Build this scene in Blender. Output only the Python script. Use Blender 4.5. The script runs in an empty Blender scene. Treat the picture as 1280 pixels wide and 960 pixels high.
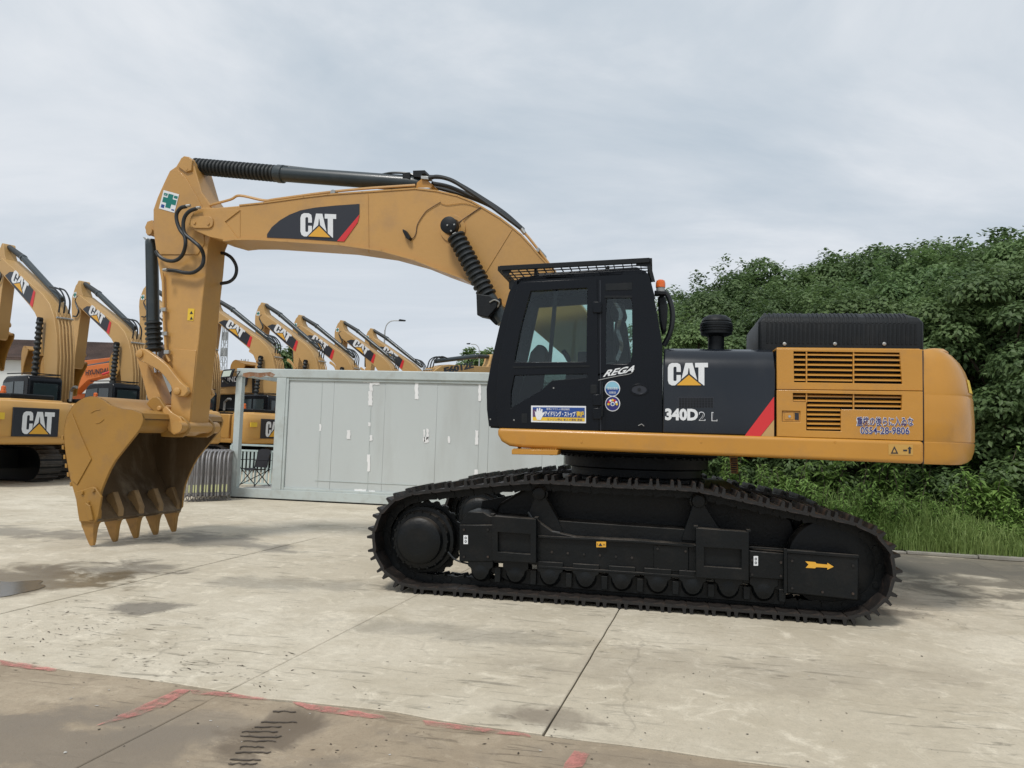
import bpy, bmesh, math, random
from mathutils import Vector, Matrix, noise
from mathutils.geometry import tessellate_polygon
R = math.radians
random.seed(11)
sc = bpy.context.scene
col = sc.collection

# ------------------------------------------------------------------ camera
CAM = Vector((0, 0, 1.65)); FPX = 961.0
yaw, pitch, roll = R(10.75), R(3.75), R(1.85)
fw = Vector((-math.sin(yaw) * math.cos(pitch), math.cos(yaw) * math.cos(pitch), math.sin(pitch)))
r0 = Vector((math.cos(yaw), math.sin(yaw), 0)); u0 = r0.cross(fw)
rt = r0 * math.cos(roll) + u0 * math.sin(roll); up = -r0 * math.sin(roll) + u0 * math.cos(roll)
cd = bpy.data.cameras.new('camera'); cam = bpy.data.objects.new('camera', cd); col.objects.link(cam)
m = Matrix((rt, up, -fw)).transposed().to_4x4(); m.translation = CAM
cam.matrix_world = m
cd.sensor_width = 36; cd.lens = FPX * 36 / 1280; cd.clip_start = .05; cd.clip_end = 3000
sc.camera = cam

# ------------------------------------------------------------------ sky and sun
SUN_EL, SUN_AZ = 58, 200          # azimuth of the sun, clockwise from +Y
W = bpy.data.worlds.new('World'); sc.world = W; W.use_nodes = True
nt = W.node_tree; nt.nodes.clear(); N = nt.nodes.new; L = nt.links.new
def nd(t, tree=None, **k):
    n = (tree or nt).nodes.new(t)
    for a, v in k.items(): setattr(n, a, v)
    return n
def s2l(r, g, b):
    f = lambda c: (c / 255 / 12.92) if c / 255 <= .04045 else ((c / 255 + .055) / 1.055) ** 2.4
    return (f(r), f(g), f(b), 1)
out = nd('ShaderNodeOutputWorld'); bg = nd('ShaderNodeBackground'); bg.inputs[1].default_value = .1
sky = nd('ShaderNodeTexSky', sky_type='NISHITA', sun_disc=False, sun_elevation=R(SUN_EL), sun_rotation=R(SUN_AZ))
tc = nd('ShaderNodeTexCoord'); sep = nd('ShaderNodeSeparateXYZ'); L(tc.outputs['Generated'], sep.inputs[0])
za = nd('ShaderNodeMath', operation='ADD'); za.inputs[1].default_value = .16; L(sep.outputs[2], za.inputs[0])
zm = nd('ShaderNodeMath', operation='MAXIMUM'); zm.inputs[1].default_value = .08; L(za.outputs[0], zm.inputs[0])
dv = nd('ShaderNodeVectorMath', operation='DIVIDE'); cz = nd('ShaderNodeCombineXYZ')
for i in range(3): L(zm.outputs[0], cz.inputs[i])
L(tc.outputs['Generated'], dv.inputs[0]); L(cz.outputs[0], dv.inputs[1])
mp = nd('ShaderNodeMapping'); mp.inputs['Scale'].default_value = (.75, 1.1, .2); mp.inputs['Rotation'].default_value = (0, 0, R(25)); L(dv.outputs[0], mp.inputs[0])
n1 = nd('ShaderNodeTexNoise'); n1.inputs['Scale'].default_value = .95; n1.inputs['Detail'].default_value = 10; n1.inputs['Roughness'].default_value = .58; n1.inputs['Distortion'].default_value = .7
L(mp.outputs[0], n1.inputs['Vector'])
cr = nd('ShaderNodeValToRGB'); e = cr.color_ramp.elements
e[0].position = .36; e[0].color = s2l(188, 201, 213); e[1].position = .66; e[1].color = s2l(232, 236, 241)
el = cr.color_ramp.elements.new(.5); el.color = s2l(206, 215, 224)
L(n1.outputs['Fac'], cr.inputs[0])
# paler towards the horizon
hz = nd('ShaderNodeMapRange'); hz.inputs['From Min'].default_value = 0; hz.inputs['From Max'].default_value = .42; hz.inputs['To Min'].default_value = .8; hz.inputs['To Max'].default_value = 0
L(sep.outputs[2], hz.inputs['Value'])
mx = nd('ShaderNodeMixRGB'); mx.inputs[2].default_value = s2l(220, 226, 234); L(hz.outputs[0], mx.inputs[0]); L(cr.outputs[0], mx.inputs[1])
sc10 = nd('ShaderNodeVectorMath', operation='SCALE'); sc10.inputs['Scale'].default_value = 10.0; L(mx.outputs[0], sc10.inputs[0])
mk = nd('ShaderNodeMixRGB'); mk.inputs[0].default_value = .97; L(sky.outputs[0], mk.inputs[1]); L(sc10.outputs[0], mk.inputs[2])
L(mk.outputs[0], bg.inputs[0]); L(bg.outputs[0], out.inputs[0])
sd = bpy.data.lights.new('sun', 'SUN'); sd.energy = 2.3; sd.angle = R(12); sd.color = (1, .97, .92)
so = bpy.data.objects.new('sun', sd); col.objects.link(so)
sdir = Vector((math.sin(R(SUN_AZ)) * math.cos(R(SUN_EL)), math.cos(R(SUN_AZ)) * math.cos(R(SUN_EL)), math.sin(R(SUN_EL))))
so.rotation_euler = sdir.to_track_quat('Z', 'Y').to_euler(); so.location = (0, -10, 20)
sc.view_settings.view_transform = 'Standard'; sc.view_settings.look = 'None'
sc.view_settings.exposure = 0.0; sc.view_settings.gamma = 1

# ------------------------------------------------------------------ measured positions: a direction met with a real plane
def ray(px, py): return fw + rt * ((px - 640) / FPX) - up * ((py - 480) / FPX)
def at(px, py, Y):
    r = ray(px, py); return CAM + r * ((Y - CAM.y) / r.y)
def ground(px, py, z=0.0):
    r = ray(px, py); return CAM + r * ((z - CAM.z) / r.z)
SK = .065                                              # the boom points slightly away from the track direction
def fr(px, py, off=0.0):
    r = ray(px, py); t = (9.33 + off) / (r.y + SK * r.x); return CAM + r * t

# ------------------------------------------------------------------ mesh helpers
class MB:
    def __init__(s): s.v = []; s.f = []
    def add(s, vs, fs):
        b = len(s.v); s.v += [tuple(v) for v in vs]; s.f += [tuple(i + b for i in f) for f in fs]; return s
    def box(s, x0, x1, y0, y1, z0, z1):
        return s.add([(x0,y0,z0),(x1,y0,z0),(x1,y1,z0),(x0,y1,z0),(x0,y0,z1),(x1,y0,z1),(x1,y1,z1),(x0,y1,z1)],
                     [(0,3,2,1),(4,5,6,7),(0,1,5,4),(1,2,6,5),(2,3,7,6),(3,0,4,7)])
    def bar(s, p, q, w, h, upv=(0,0,1)):
        p = Vector(p); q = Vector(q); d = (q - p).normalized(); u = Vector(upv)
        a = d.cross(u)
        if a.length < 1e-4: a = d.cross(Vector((0,1,0)))
        a.normalize(); b = a.cross(d)
        vs = [c + a * i * w / 2 + b * j * h / 2 for c in (p, q) for i, j in ((-1,-1),(1,-1),(1,1),(-1,1))]
        return s.add(vs, [(0,1,2,3),(7,6,5,4),(0,4,5,1),(1,5,6,2),(2,6,7,3),(3,7,4,0)])
    def prism(s, loops, vec):
        """flat polygon (outer loop, then holes) pushed along vec"""
        if not isinstance(loops[0], (list,)): loops = [loops]
        loops = [[Vector(p) for p in l] for l in loops]; vec = Vector(vec)
        tris = tessellate_polygon(loops); fl = [p for l in loops for p in l]; n = len(fl)
        vs = fl + [p + vec for p in fl]; fs = []
        if len(loops) == 1:
            # orientation
            nrm = Vector((0,0,0))
            for i in range(n): nrm += fl[i].cross(fl[(i+1) % n])
            fs.append(tuple(range(n)) if nrm.dot(vec) < 0 else tuple(reversed(range(n))))
            fs.append(tuple(i + n for i in (reversed(range(n)) if nrm.dot(vec) < 0 else range(n))))
        else:
            for t in tris:
                a, b, c = (fl[i] for i in t)
                t = tuple(t)
                if (b - a).cross(c - a).dot(vec) > 0: t = t[::-1]
                fs.append(t); fs.append(tuple(i + n for i in t[::-1]))
        k = 0
        for l in loops:
            m_ = len(l)
            for i in range(m_):
                a, b = k + i, k + (i + 1) % m_; fs.append((a, a + n, b + n, b))
            k += m_
        return s.add(vs, fs)
    def tube(s, pts, r, seg=10, caps=True, closed=False):
        pts = [Vector(p) for p in pts]; n = len(pts)
        rs = r if isinstance(r, (list, tuple)) else [r] * n
        t0 = (pts[1] - pts[0]).normalized(); a = t0.orthogonal().normalized(); vs = []; fs = []
        for i, p in enumerate(pts):
            t = (pts[min(i + 1, n - 1)] - pts[max(i - 1, 0)]).normalized()
            a = (a - t * a.dot(t)).normalized(); b = t.cross(a)
            for k in range(seg):
                an = 2 * math.pi * k / seg; vs.append(p + (a * math.cos(an) + b * math.sin(an)) * rs[i])
        for i in range(n - 1):
            for k in range(seg):
                k2 = (k + 1) % seg; fs.append((i*seg+k, i*seg+k2, (i+1)*seg+k2, (i+1)*seg+k))
        if caps: fs.append(tuple(reversed(range(seg)))); fs.append(tuple((n-1)*seg + k for k in range(seg)))
        return s.add(vs, fs)
    def lathe(s, p, d, prof, seg=32):
        """prof: (distance along d, radius)"""
        p = Vector(p); d = Vector(d).normalized(); a = d.orthogonal().normalized(); b = d.cross(a); vs = []; fs = []
        for t, r in prof:
            for k in range(seg):
                an = 2 * math.pi * k / seg; vs.append(p + d * t + (a * math.cos(an) + b * math.sin(an)) * r)
        n = len(prof)
        for i in range(n - 1):
            for k in range(seg):
                k2 = (k + 1) % seg; fs.append((i*seg+k, i*seg+k2, (i+1)*seg+k2, (i+1)*seg+k))
        fs.append(tuple(reversed(range(seg)))); fs.append(tuple((n-1)*seg + k for k in range(seg)))
        return s.add(vs, fs)
    def mesh(s, name, mat, smooth=35):
        me = bpy.data.meshes.new(name); me.from_pydata(s.v, [], s.f); me.update()
        b = bmesh.new(); b.from_mesh(me); bmesh.ops.recalc_face_normals(b, faces=b.faces); b.to_mesh(me); b.free()
        if smooth:
            me.shade_smooth(); me.set_sharp_from_angle(angle=R(smooth))
        if mat: me.materials.append(mat)
        return me
    def build(s, name, mat, parent=None, bevel=0, kind=None, label=None, smooth=35, seg=2):
        return link(name, s.mesh(name, mat, smooth), parent, bevel, kind, label, seg)
def link(name, me, parent=None, bevel=0, kind=None, label=None, seg=2):
    o = bpy.data.objects.new(name, me); col.objects.link(o)
    if parent:
        o.parent = parent
        if parent.get('world_built'): o.matrix_parent_inverse = Matrix.Translation(-parent.location)
    if bevel:
        b = o.modifiers.new('bevel', 'BEVEL'); b.width = bevel; b.segments = seg; b.limit_method = 'ANGLE'; b.angle_limit = R(38); b.harden_normals = False
    if kind: o['kind'] = kind
    if label: o['label'] = label
    return o
def tag(o, label, cat, group=None):
    o['label'] = label; o['category'] = cat
    if group: o['group'] = group
    return o
def thing(name, label, cat, loc=(0,0,0), rotz=0, group=None, world=False):
    o = bpy.data.objects.new(name, None); col.objects.link(o); o.location = loc; o.rotation_euler = (0,0,rotz); o.empty_display_size = .2
    if world: o['world_built'] = True
    return tag(o, label, cat, group)
def kids(o): return [c for c in bpy.data.objects if c.parent == o]
KIDS = {}
def copy_tree(o, parent=None):
    c = o.copy(); col.objects.link(c)
    if parent: c.parent = parent
    for ch in KIDS.setdefault(o.name, kids(o)): copy_tree(ch, c)
    return c
def crom(pts, n=6):
    P = [Vector(p) for p in pts]; P = [P[0] * 2 - P[1]] + P + [P[-1] * 2 - P[-2]]; o = []
    for i in range(1, len(P) - 2):
        a, b, c, d = P[i-1:i+3]
        for k in range(n):
            t = k / n; o.append(.5 * ((2*b) + (c-a)*t + (2*a-5*b+4*c-d)*t*t + (3*b-a-3*c+d)*t**3))
    o.append(P[-2]); return o

def fillpoly(P): return P, [tuple(t) for t in tessellate_polygon([P])]
# ------------------------------------------------------------------ materials
def mat(name, base, rough=.5, metal=0, dirt=None, damt=.3, dscale=3.0, bump=.0, bscale=60, coat=0, spec=.5, vary=.06, streak=False, dust=None):
    m = bpy.data.materials.new(name); m.use_nodes = True; t = m.node_tree; p = t.nodes['Principled BSDF']
    p.inputs['Roughness'].default_value = rough; p.inputs['Metallic'].default_value = metal
    p.inputs['Coat Weight'].default_value = coat; p.inputs['Coat Roughness'].default_value = .12; p.inputs['Specular IOR Level'].default_value = spec
    g = nd('ShaderNodeTexCoord', t)
    n = nd('ShaderNodeTexNoise', t); n.inputs['Scale'].default_value = dscale; n.inputs['Detail'].default_value = 7; n.inputs['Roughness'].default_value = .62
    src = g.outputs['Object']
    if streak:
        mpp = nd('ShaderNodeMapping', t); mpp.inputs['Scale'].default_value = (1, 1, .22); t.links.new(src, mpp.inputs[0]); src = mpp.outputs[0]
    t.links.new(src, n.inputs['Vector'])
    b = tuple(base[:3]) + (1,)
    hi = tuple(min(1, c * (1 + vary)) for c in b[:3]) + (1,); lo = tuple(c * (1 - vary) for c in b[:3]) + (1,)
    r1 = nd('ShaderNodeValToRGB', t); r1.color_ramp.elements[0].position = .35; r1.color_ramp.elements[1].position = .65
    r1.color_ramp.elements[0].color = lo; r1.color_ramp.elements[1].color = hi
    n2 = nd('ShaderNodeTexNoise', t); n2.inputs['Scale'].default_value = dscale * .35; n2.inputs['Detail'].default_value = 3; t.links.new(src, n2.inputs['Vector'])
    t.links.new(n2.outputs['Fac'], r1.inputs[0]); c_out = r1.outputs[0]
    if dirt:
        rr = nd('ShaderNodeValToRGB', t); rr.color_ramp.elements[0].position = .5; rr.color_ramp.elements[1].position = .72
        rr.color_ramp.elements[0].color = (0,0,0,1); rr.color_ramp.elements[1].color = (damt,)*3 + (1,)
        t.links.new(n.outputs['Fac'], rr.inputs[0])
        mm = nd('ShaderNodeMixRGB', t); mm.inputs[2].default_value = tuple(dirt[:3]) + (1,)
        t.links.new(rr.outputs[0], mm.inputs[0]); t.links.new(c_out, mm.inputs[1]); c_out = mm.outputs[0]
    if dust:
        gg = nd('ShaderNodeNewGeometry', t); sx = nd('ShaderNodeSeparateXYZ', t); t.links.new(gg.outputs['Normal'], sx.inputs[0])
        dm_ = nd('ShaderNodeMapRange', t); dm_.inputs['From Min'].default_value = .25; dm_.inputs['From Max'].default_value = .95; dm_.inputs['To Max'].default_value = dust[3]; t.links.new(sx.outputs[2], dm_.inputs['Value'])
        dn = nd('ShaderNodeMath', t, operation='MULTIPLY'); dr2 = nd('ShaderNodeMapRange', t); dr2.inputs['From Min'].default_value = .3; dr2.inputs['From Max'].default_value = .6; t.links.new(n.outputs['Fac'], dr2.inputs['Value']); t.links.new(dm_.outputs[0], dn.inputs[0]); t.links.new(dr2.outputs[0], dn.inputs[1])
        dx = nd('ShaderNodeMixRGB', t); dx.inputs[2].default_value = tuple(dust[:3]) + (1,); t.links.new(dn.outputs[0], dx.inputs[0]); t.links.new(c_out, dx.inputs[1]); c_out = dx.outputs[0]
    t.links.new(c_out, p.inputs['Base Color'])
    rm = nd('ShaderNodeMapRange', t); rm.inputs['To Min'].default_value = max(0, rough - .07); rm.inputs['To Max'].default_value = min(1, rough + .1)
    t.links.new(n.outputs['Fac'], rm.inputs['Value']); t.links.new(rm.outputs[0], p.inputs['Roughness'])
    if bump:
        nb = nd('ShaderNodeTexNoise', t); nb.inputs['Scale'].default_value = bscale; nb.inputs['Detail'].default_value = 4; t.links.new(g.outputs['Object'], nb.inputs['Vector'])
        bp = nd('ShaderNodeBump', t); bp.inputs['Strength'].default_value = bump; bp.inputs['Distance'].default_value = .02
        t.links.new(nb.outputs['Fac'], bp.inputs['Height']); t.links.new(bp.outputs[0], p.inputs['Normal'])
    return m
def glass(name, tint=(.55,.62,.62), refl=1.0):
    m = bpy.data.materials.new(name); m.use_nodes = True; t = m.node_tree; t.nodes.clear()
    o = nd('ShaderNodeOutputMaterial', t); tr = nd('ShaderNodeBsdfTransparent', t); tr.inputs[0].default_value = tuple(tint) + (1,)
    gl = nd('ShaderNodeBsdfGlossy', t); gl.inputs['Roughness'].default_value = .0; gl.inputs[0].default_value = (.9,.95,1,1)
    f = nd('ShaderNodeFresnel', t); f.inputs[0].default_value = 1.5; mxs = nd('ShaderNodeMixShader', t)
    mu = nd('ShaderNodeMath', t, operation='MULTIPLY'); mu.inputs[1].default_value = refl
    t.links.new(f.outputs[0], mu.inputs[0]); t.links.new(mu.outputs[0], mxs.inputs[0]); t.links.new(tr.outputs[0], mxs.inputs[1]); t.links.new(gl.outputs[0], mxs.inputs[2]); t.links.new(mxs.outputs[0], o.inputs[0])
    return m
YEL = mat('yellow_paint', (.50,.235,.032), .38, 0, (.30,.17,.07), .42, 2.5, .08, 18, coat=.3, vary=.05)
YARM = mat('hazed_yellow_arm_paint', (.50,.275,.080), .45, 0, (.34,.20,.09), .5, 2.0, .09, 20, coat=.2, vary=.06)  # body yellow made less saturated: haze and light put into the arm colour
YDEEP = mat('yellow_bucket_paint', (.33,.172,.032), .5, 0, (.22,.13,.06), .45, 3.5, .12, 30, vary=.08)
YIN = mat('worn_bucket_steel', (.115,.074,.036), .65, .1, (.28,.22,.15), .7, 3.6, .4, 22, vary=.35, streak=True)
YLIP = mat('worn_lip_steel', (.27,.17,.075), .6, .1, (.10,.08,.06), .6, 9, .25, 30, vary=.2)
TOOTH = mat('tooth_paint', (.37,.20,.055), .5, .1, (.16,.10,.05), .5, 8, .15, 40, vary=.15)
YBG = mat('hazy_beige_yellow_paint', (.50,.31,.12), .5, 0, (.40,.25,.12), .4, 1.5, vary=.08)  # pale yellow with distance haze mixed into the colour; also the beige stripe corner
YBC = mat('counterweight_yellow_paint', (.56,.31,.085), .42, 0, (.38,.22,.09), .4, 1.5, vary=.06)
ORG = mat('orange_paint', (.60,.16,.035), .5, 0, (.4,.15,.06), .4, 2, vary=.08)
RED = mat('red_print', (.62,.03,.035), .45, vary=.03)
BLK = mat('black_gloss_paint', (.008,.011,.017), .22, 0, (.03,.03,.03), .2, 2.5, coat=.2, spec=.4, vary=.1)
BLKC = mat('cab_black_paint', (.0035,.005,.008), .26, 0, (.012,.012,.012), .2, 3, coat=.0, spec=.26, vary=.1)
BLKM = mat('black_matt_plastic', (.006,.008,.010), .5, 0, (.03,.03,.03), .3, 5, .1, 60, spec=.3, vary=.15)
TRK = mat('black_undercarriage_paint', (.0035,.0048,.0058), .42, 0, (.02,.017,.014), .35, 5, .15, 35, spec=.26, dust=(.10,.085,.07,.75), vary=.2)
SHOE = mat('track_shoe_steel', (.012,.011,.011), .5, .1, (.11,.07,.05), .7, 7, .25, 40, vary=.3, dust=(.08,.062,.05,.35))
RUBB = mat('rubber_bellows', (.017,.021,.022), .5, 0, (.05,.055,.055), .3, 8, vary=.1)
CYL = mat('dark_cylinder_paint', (.022,.033,.038), .38, 0, (.07,.08,.08), .3, 4, coat=.2, vary=.1)
HOSE = mat('black_hose_rubber', (.013,.016,.018), .45, vary=.1)
CHR = mat('chrome_rod', (.6,.6,.6), .2, 1, vary=.03)
STL = mat('bare_steel', (.42,.42,.40), .4, .8, (.2,.18,.15), .4, 9, vary=.1)
WHT = mat('white_print', (.74,.76,.78), .45, vary=.03)
LYEL = mat('logo_yellow_print', (.72,.38,.04), .45, vary=.03)
LBLK = mat('decal_black_print', (.02,.023,.032), .4, (0), vary=.05)
TEAL = mat('green_print', (.0,.17,.14), .5, vary=.05)
BLUE = mat('blue_print', (.015,.06,.26), .45, vary=.05)
NAVY = mat('navy_print', (.02,.02,.15), .45, vary=.05)
STY = mat('sticker_yellow_print', (.75,.5,.04), .5, vary=.05)
LBLU = mat('pale_blue_print', (.25,.5,.62), .45, vary=.05)
PURP = mat('plum_print', (.10,.05,.12), .45, vary=.05)
OLAMP = bpy.data.materials.new('orange_lens'); OLAMP.use_nodes = True; _p = OLAMP.node_tree.nodes['Principled BSDF']; _p.inputs['Base Color'].default_value = (.8,.17,.03,1); _p.inputs['Roughness'].default_value = .2; _p.inputs['Subsurface Weight'].default_value = .3; _p.inputs['Subsurface Radius'].default_value = (.03,.01,.005)
GREY = mat('grey_plastic', (.35,.36,.36), .5, vary=.05)
SEAT = mat('seat_fabric', (.03,.032,.036), .85, 0, bump=.2, bscale=150, vary=.1)
CABIN = mat('cab_trim_plastic', (.06,.062,.064), .65, vary=.1)
GLS = glass('tinted_glass', (.80,.85,.83), .8)
GLS2 = glass('clear_green_glass', (.78,.92,.90), .6)
GLD = glass('dark_tinted_glass', (.40,.44,.44), .9)
PANEL = mat('grey_wall_panel', (.50,.535,.53), .42, 0, (.38,.39,.37), .5, 1.2, .10, 3, vary=.05, streak=True)
FRAME = mat('grey_green_frame_paint', (.47,.52,.51), .45, 0, (.28,.25,.20), .35, 4, vary=.05)
TAPE = mat('torn_white_tape', (.80,.80,.80), .6, vary=.05)
RUST = mat('rust_stain_steel', (.24,.12,.06), .8, 0, (.45,.42,.38), .6, 9, vary=.2)
GALV = mat('galvanised_tube', (.28,.27,.27), .45, .4, (.15,.11,.09), .7, 6, vary=.1)
REFT = mat('pale_yellow_tag', (.55,.56,.30), .5, vary=.1)
RAIL = mat('pale_green_rail_paint', (.42,.50,.49), .45, 0, (.3,.3,.27), .3, 5, vary=.06)
CHAIRF = mat('black_canvas', (.02,.02,.024), .85, 0, bump=.1, bscale=200, vary=.2)
TILE = mat('brown_roof_tile', (.085,.055,.045), .8, 0, (.05,.04,.04), .5, 2, vary=.3)
WALLW = mat('white_render', (.62,.63,.62), .8, 0, (.45,.44,.42), .4, .6, vary=.05)
CONCK = mat('kerb_concrete', (.26,.245,.21), .85, 0, (.12,.11,.09), .5, 4, .3, 30, vary=.15)
BARK = mat('bark', (.075,.058,.042), .9, 0, (.04,.03,.025), .5, 6, .5, 25, vary=.25)
EARTH = mat('dark_leaf_litter', (.045,.038,.022), .95, 0, (.03,.045,.015), .6, 2, .4, 10, vary=.3)
CLOD = mat('dark_soil_crumb', (.055,.042,.03), .95, vary=.3)
CLODL = mat('pale_stone_crumb', (.5,.48,.44), .9, vary=.2)
mat_shoe_bg = mat('dusty_track_steel', (.06,.055,.05), .7, .2, (.14,.12,.10), .6, 6, vary=.2)
GWIN = mat('dark_cab_glass', (.03,.045,.05), .12, coat=.3, vary=.1)
def leafmat(name, base, base2, trans=.25, rough=.5):
    m = bpy.data.materials.new(name); m.use_nodes = True; t = m.node_tree; p = t.nodes['Principled BSDF']; o = t.nodes['Material Output']
    oi = nd('ShaderNodeObjectInfo', t); g = nd('ShaderNodeNewGeometry', t); n = nd('ShaderNodeTexNoise', t); n.inputs['Scale'].default_value = .55; n.inputs['Detail'].default_value = 2
    t.links.new(g.outputs['Position'], n.inputs['Vector'])
    ad = nd('ShaderNodeMath', t, operation='MULTIPLY_ADD'); ad.inputs[1].default_value = .45; t.links.new(g.outputs['Random Per Island'], ad.inputs[0])
    sb = nd('ShaderNodeMapRange', t); sb.inputs['From Min'].default_value = .3; sb.inputs['From Max'].default_value = .7; sb.inputs['To Min'].default_value = 0; sb.inputs['To Max'].default_value = .55
    t.links.new(n.outputs['Fac'], sb.inputs['Value']); t.links.new(sb.outputs[0], ad.inputs[2])
    mx = nd('ShaderNodeMixRGB', t); mx.inputs[1].default_value = tuple(base) + (1,); mx.inputs[2].default_value = tuple(base2) + (1,)
    t.links.new(ad.outputs[0], mx.inputs[0])
    hv = nd('ShaderNodeHueSaturation', t); rv = nd('ShaderNodeMapRange', t); rv.inputs['To Min'].default_value = .75; rv.inputs['To Max'].default_value = 1.2
    t.links.new(oi.outputs['Random'], rv.inputs['Value']); t.links.new(rv.outputs[0], hv.inputs['Value']); t.links.new(mx.outputs[0], hv.inputs['Color'])
    t.links.new(hv.outputs[0], p.inputs['Base Color']); p.inputs['Roughness'].default_value = rough; p.inputs['Specular IOR Level'].default_value = .3
    tl = nd('ShaderNodeBsdfTranslucent', t); t.links.new(hv.outputs[0], tl.inputs[0]); ms = nd('ShaderNodeMixShader', t); ms.inputs[0].default_value = trans
    t.links.new(p.outputs[0], ms.inputs[1]); t.links.new(tl.outputs[0], ms.inputs[2]); t.links.new(ms.outputs[0], o.inputs[0])
    return m
LEAF = leafmat('tree_leaves', (.076,.136,.052), (.185,.268,.100), .36)
LEAF2 = leafmat('bush_leaves', (.11,.20,.05), (.27,.40,.11), .42)
GRS = leafmat('grass_blades', (.12,.20,.05), (.28,.36,.12), .4)

# ------------------------------------------------------------------ ground
def ground_mat(name, c1, c2, c3, brown=0.0, slab=None):
    m = bpy.data.materials.new(name); m.use_nodes = True; t = m.node_tree; p = t.nodes['Principled BSDF']; K = t.links.new
    g = nd('ShaderNodeNewGeometry', t); pos = g.outputs['Position']
    def noi(s, d=5, r=.6, sx=(1,1,1), dist=0, off=(0,0,0)):
        mp_ = nd('ShaderNodeMapping', t); mp_.inputs['Scale'].default_value = sx; mp_.inputs['Location'].default_value = off; K(pos, mp_.inputs[0])
        n_ = nd('ShaderNodeTexNoise', t); n_.inputs['Scale'].default_value = s; n_.inputs['Detail'].default_value = d; n_.inputs['Roughness'].default_value = r; n_.inputs['Distortion'].default_value = dist
        K(mp_.outputs[0], n_.inputs['Vector']); return n_.outputs['Fac']
    def rng(v, a, b, c=0, d=1, clamp=True):
        r_ = nd('ShaderNodeMapRange', t); r_.inputs['From Min'].default_value = a; r_.inputs['From Max'].default_value = b; r_.inputs['To Min'].default_value = c; r_.inputs['To Max'].default_value = d; r_.clamp = clamp
        K(v, r_.inputs['Value']); return r_.outputs[0]
    def mix(f, a, b):
        x = nd('ShaderNodeMixRGB', t)
        if isinstance(f, float): x.inputs[0].default_value = f
        else: K(f, x.inputs[0])
        for i, q in ((1, a), (2, b)):
            if isinstance(q, tuple): x.inputs[i].default_value = tuple(q[:3]) + (1,)
            else: K(q, x.inputs[i])
        return x.outputs[0]
    def mul(a, b, op='MULTIPLY'):
        x = nd('ShaderNodeMath', t, operation=op)
        for i, q in ((0, a), (1, b)):
            if isinstance(q, (int, float)): x.inputs[i].default_value = q
            else: K(q, x.inputs[i])
        return x.outputs[0]
    big = noi(.45, 6, .66, dist=.5); med = noi(1.5, 7, .62, dist=.6, off=(3,1,0)); fine = noi(16, 6, .7); vf = noi(70, 4, .7)
    c = mix(rng(big, .38, .64), c1, c2); c = mix(rng(med, .45, .72, 0, .75), c, c3)
    oi = nd('ShaderNodeObjectInfo', t)
    c = mix(mul(rng(noi(.22, 3, .5, off=(9, 2, 0)), .42, .62), .55), c, (c1[0]*.84, c1[1]*.82, c1[2]*.78))
    # short scraped marks left by tracks
    scr = noi(9, 5, .65, sx=(.25, 1.7, 1), dist=.7); scm = noi(.55, 3, .5, off=(5,5,0))
    smask = mul(rng(scr, .57, .65), rng(scm, .40, .58)); c = mix(mul(smask, .8), c, (c1[0]*.42, c1[1]*.42, c1[2]*.42))
    scr2 = noi(14, 4, .6, sx=(1.2, .35, 1), dist=.9, off=(2,7,0)); c = mix(mul(mul(rng(scr2, .63, .72), rng(scm, .52, .4)), .4), c, (c1[0]*.5, c1[1]*.48, c1[2]*.45))
    # pale efflorescence
    c = mix(mul(rng(noi(3.2, 8, .7, off=(1,8,0), dist=1), .54, .70), .55), c, (min(1, c2[0]*1.3),)*1 + (min(1, c2[1]*1.3), min(1, c2[2]*1.3)))
    vo = nd('ShaderNodeTexVoronoi', t, feature='DISTANCE_TO_EDGE'); vo.inputs['Scale'].default_value = .42
    wv = nd('ShaderNodeMixRGB', t); wv.blend_type = 'LINEAR_LIGHT'; wv.inputs[0].default_value = .22; nn_ = nd('ShaderNodeTexNoise', t); nn_.inputs['Scale'].default_value = 2.2; nn_.inputs['Detail'].default_value = 6; K(pos, nn_.inputs['Vector']); K(pos, wv.inputs[1]); K(nn_.outputs['Color'], wv.inputs[2]); K(wv.outputs[0], vo.inputs['Vector'])
    ck = mul(rng(vo.outputs['Distance'], .0055, .0015), rng(noi(.5, 3, .5, off=(7, 3, 0)), .52, .60)); c = mix(mul(ck, .22), c, (.07,.06,.05))
    c = mix(mul(rng(fine, .35, .72), .38), c, (c1[0]*.6, c1[1]*.6, c1[2]*.58)); c = mix(mul(rng(vf, .52, .75), .45), c, (c1[0]*.5, c1[1]*.5, c1[2]*.48))
    # stains at their places: (x, y, rx, ry, rotation, strength, colour, wetness)
    wet = None
    sp = nd('ShaderNodeSeparateXYZ', t); K(pos, sp.inputs[0])
    edge = noi(1.7, 6, .65, dist=.5, off=(4,4,0))
    for (sx_, sy_, rx, ry, ro, st, cc, wt) in STAINS:
        mp_ = nd('ShaderNodeMapping', t, vector_type='TEXTURE'); mp_.inputs['Location'].default_value = (sx_, sy_, 0); mp_.inputs['Rotation'].default_value = (0, 0, ro); mp_.inputs['Scale'].default_value = (rx, ry, 1000); K(pos, mp_.inputs[0])
        ln = nd('ShaderNodeVectorMath', t, operation='LENGTH'); K(mp_.outputs[0], ln.inputs[0])
        d = mul(ln.outputs['Value'], rng(edge, .3, .7, -.75, .75, False), 'ADD')
        f = mul(rng(d, 1.15, .6), st); c = mix(f, c, cc)
        w_ = mul(f, wt); wet = w_ if wet is None else mul(wet, w_, 'MAXIMUM')
    K(c, p.inputs['Base Color'])
    if wet is None: p.inputs['Roughness'].default_value = .8
    else:
        K(rng(mul(wet, mul(fine, .25), 'ADD'), .1, 1, .86, .22), p.inputs['Roughness'])
    p.inputs['Specular IOR Level'].default_value = .35
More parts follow.
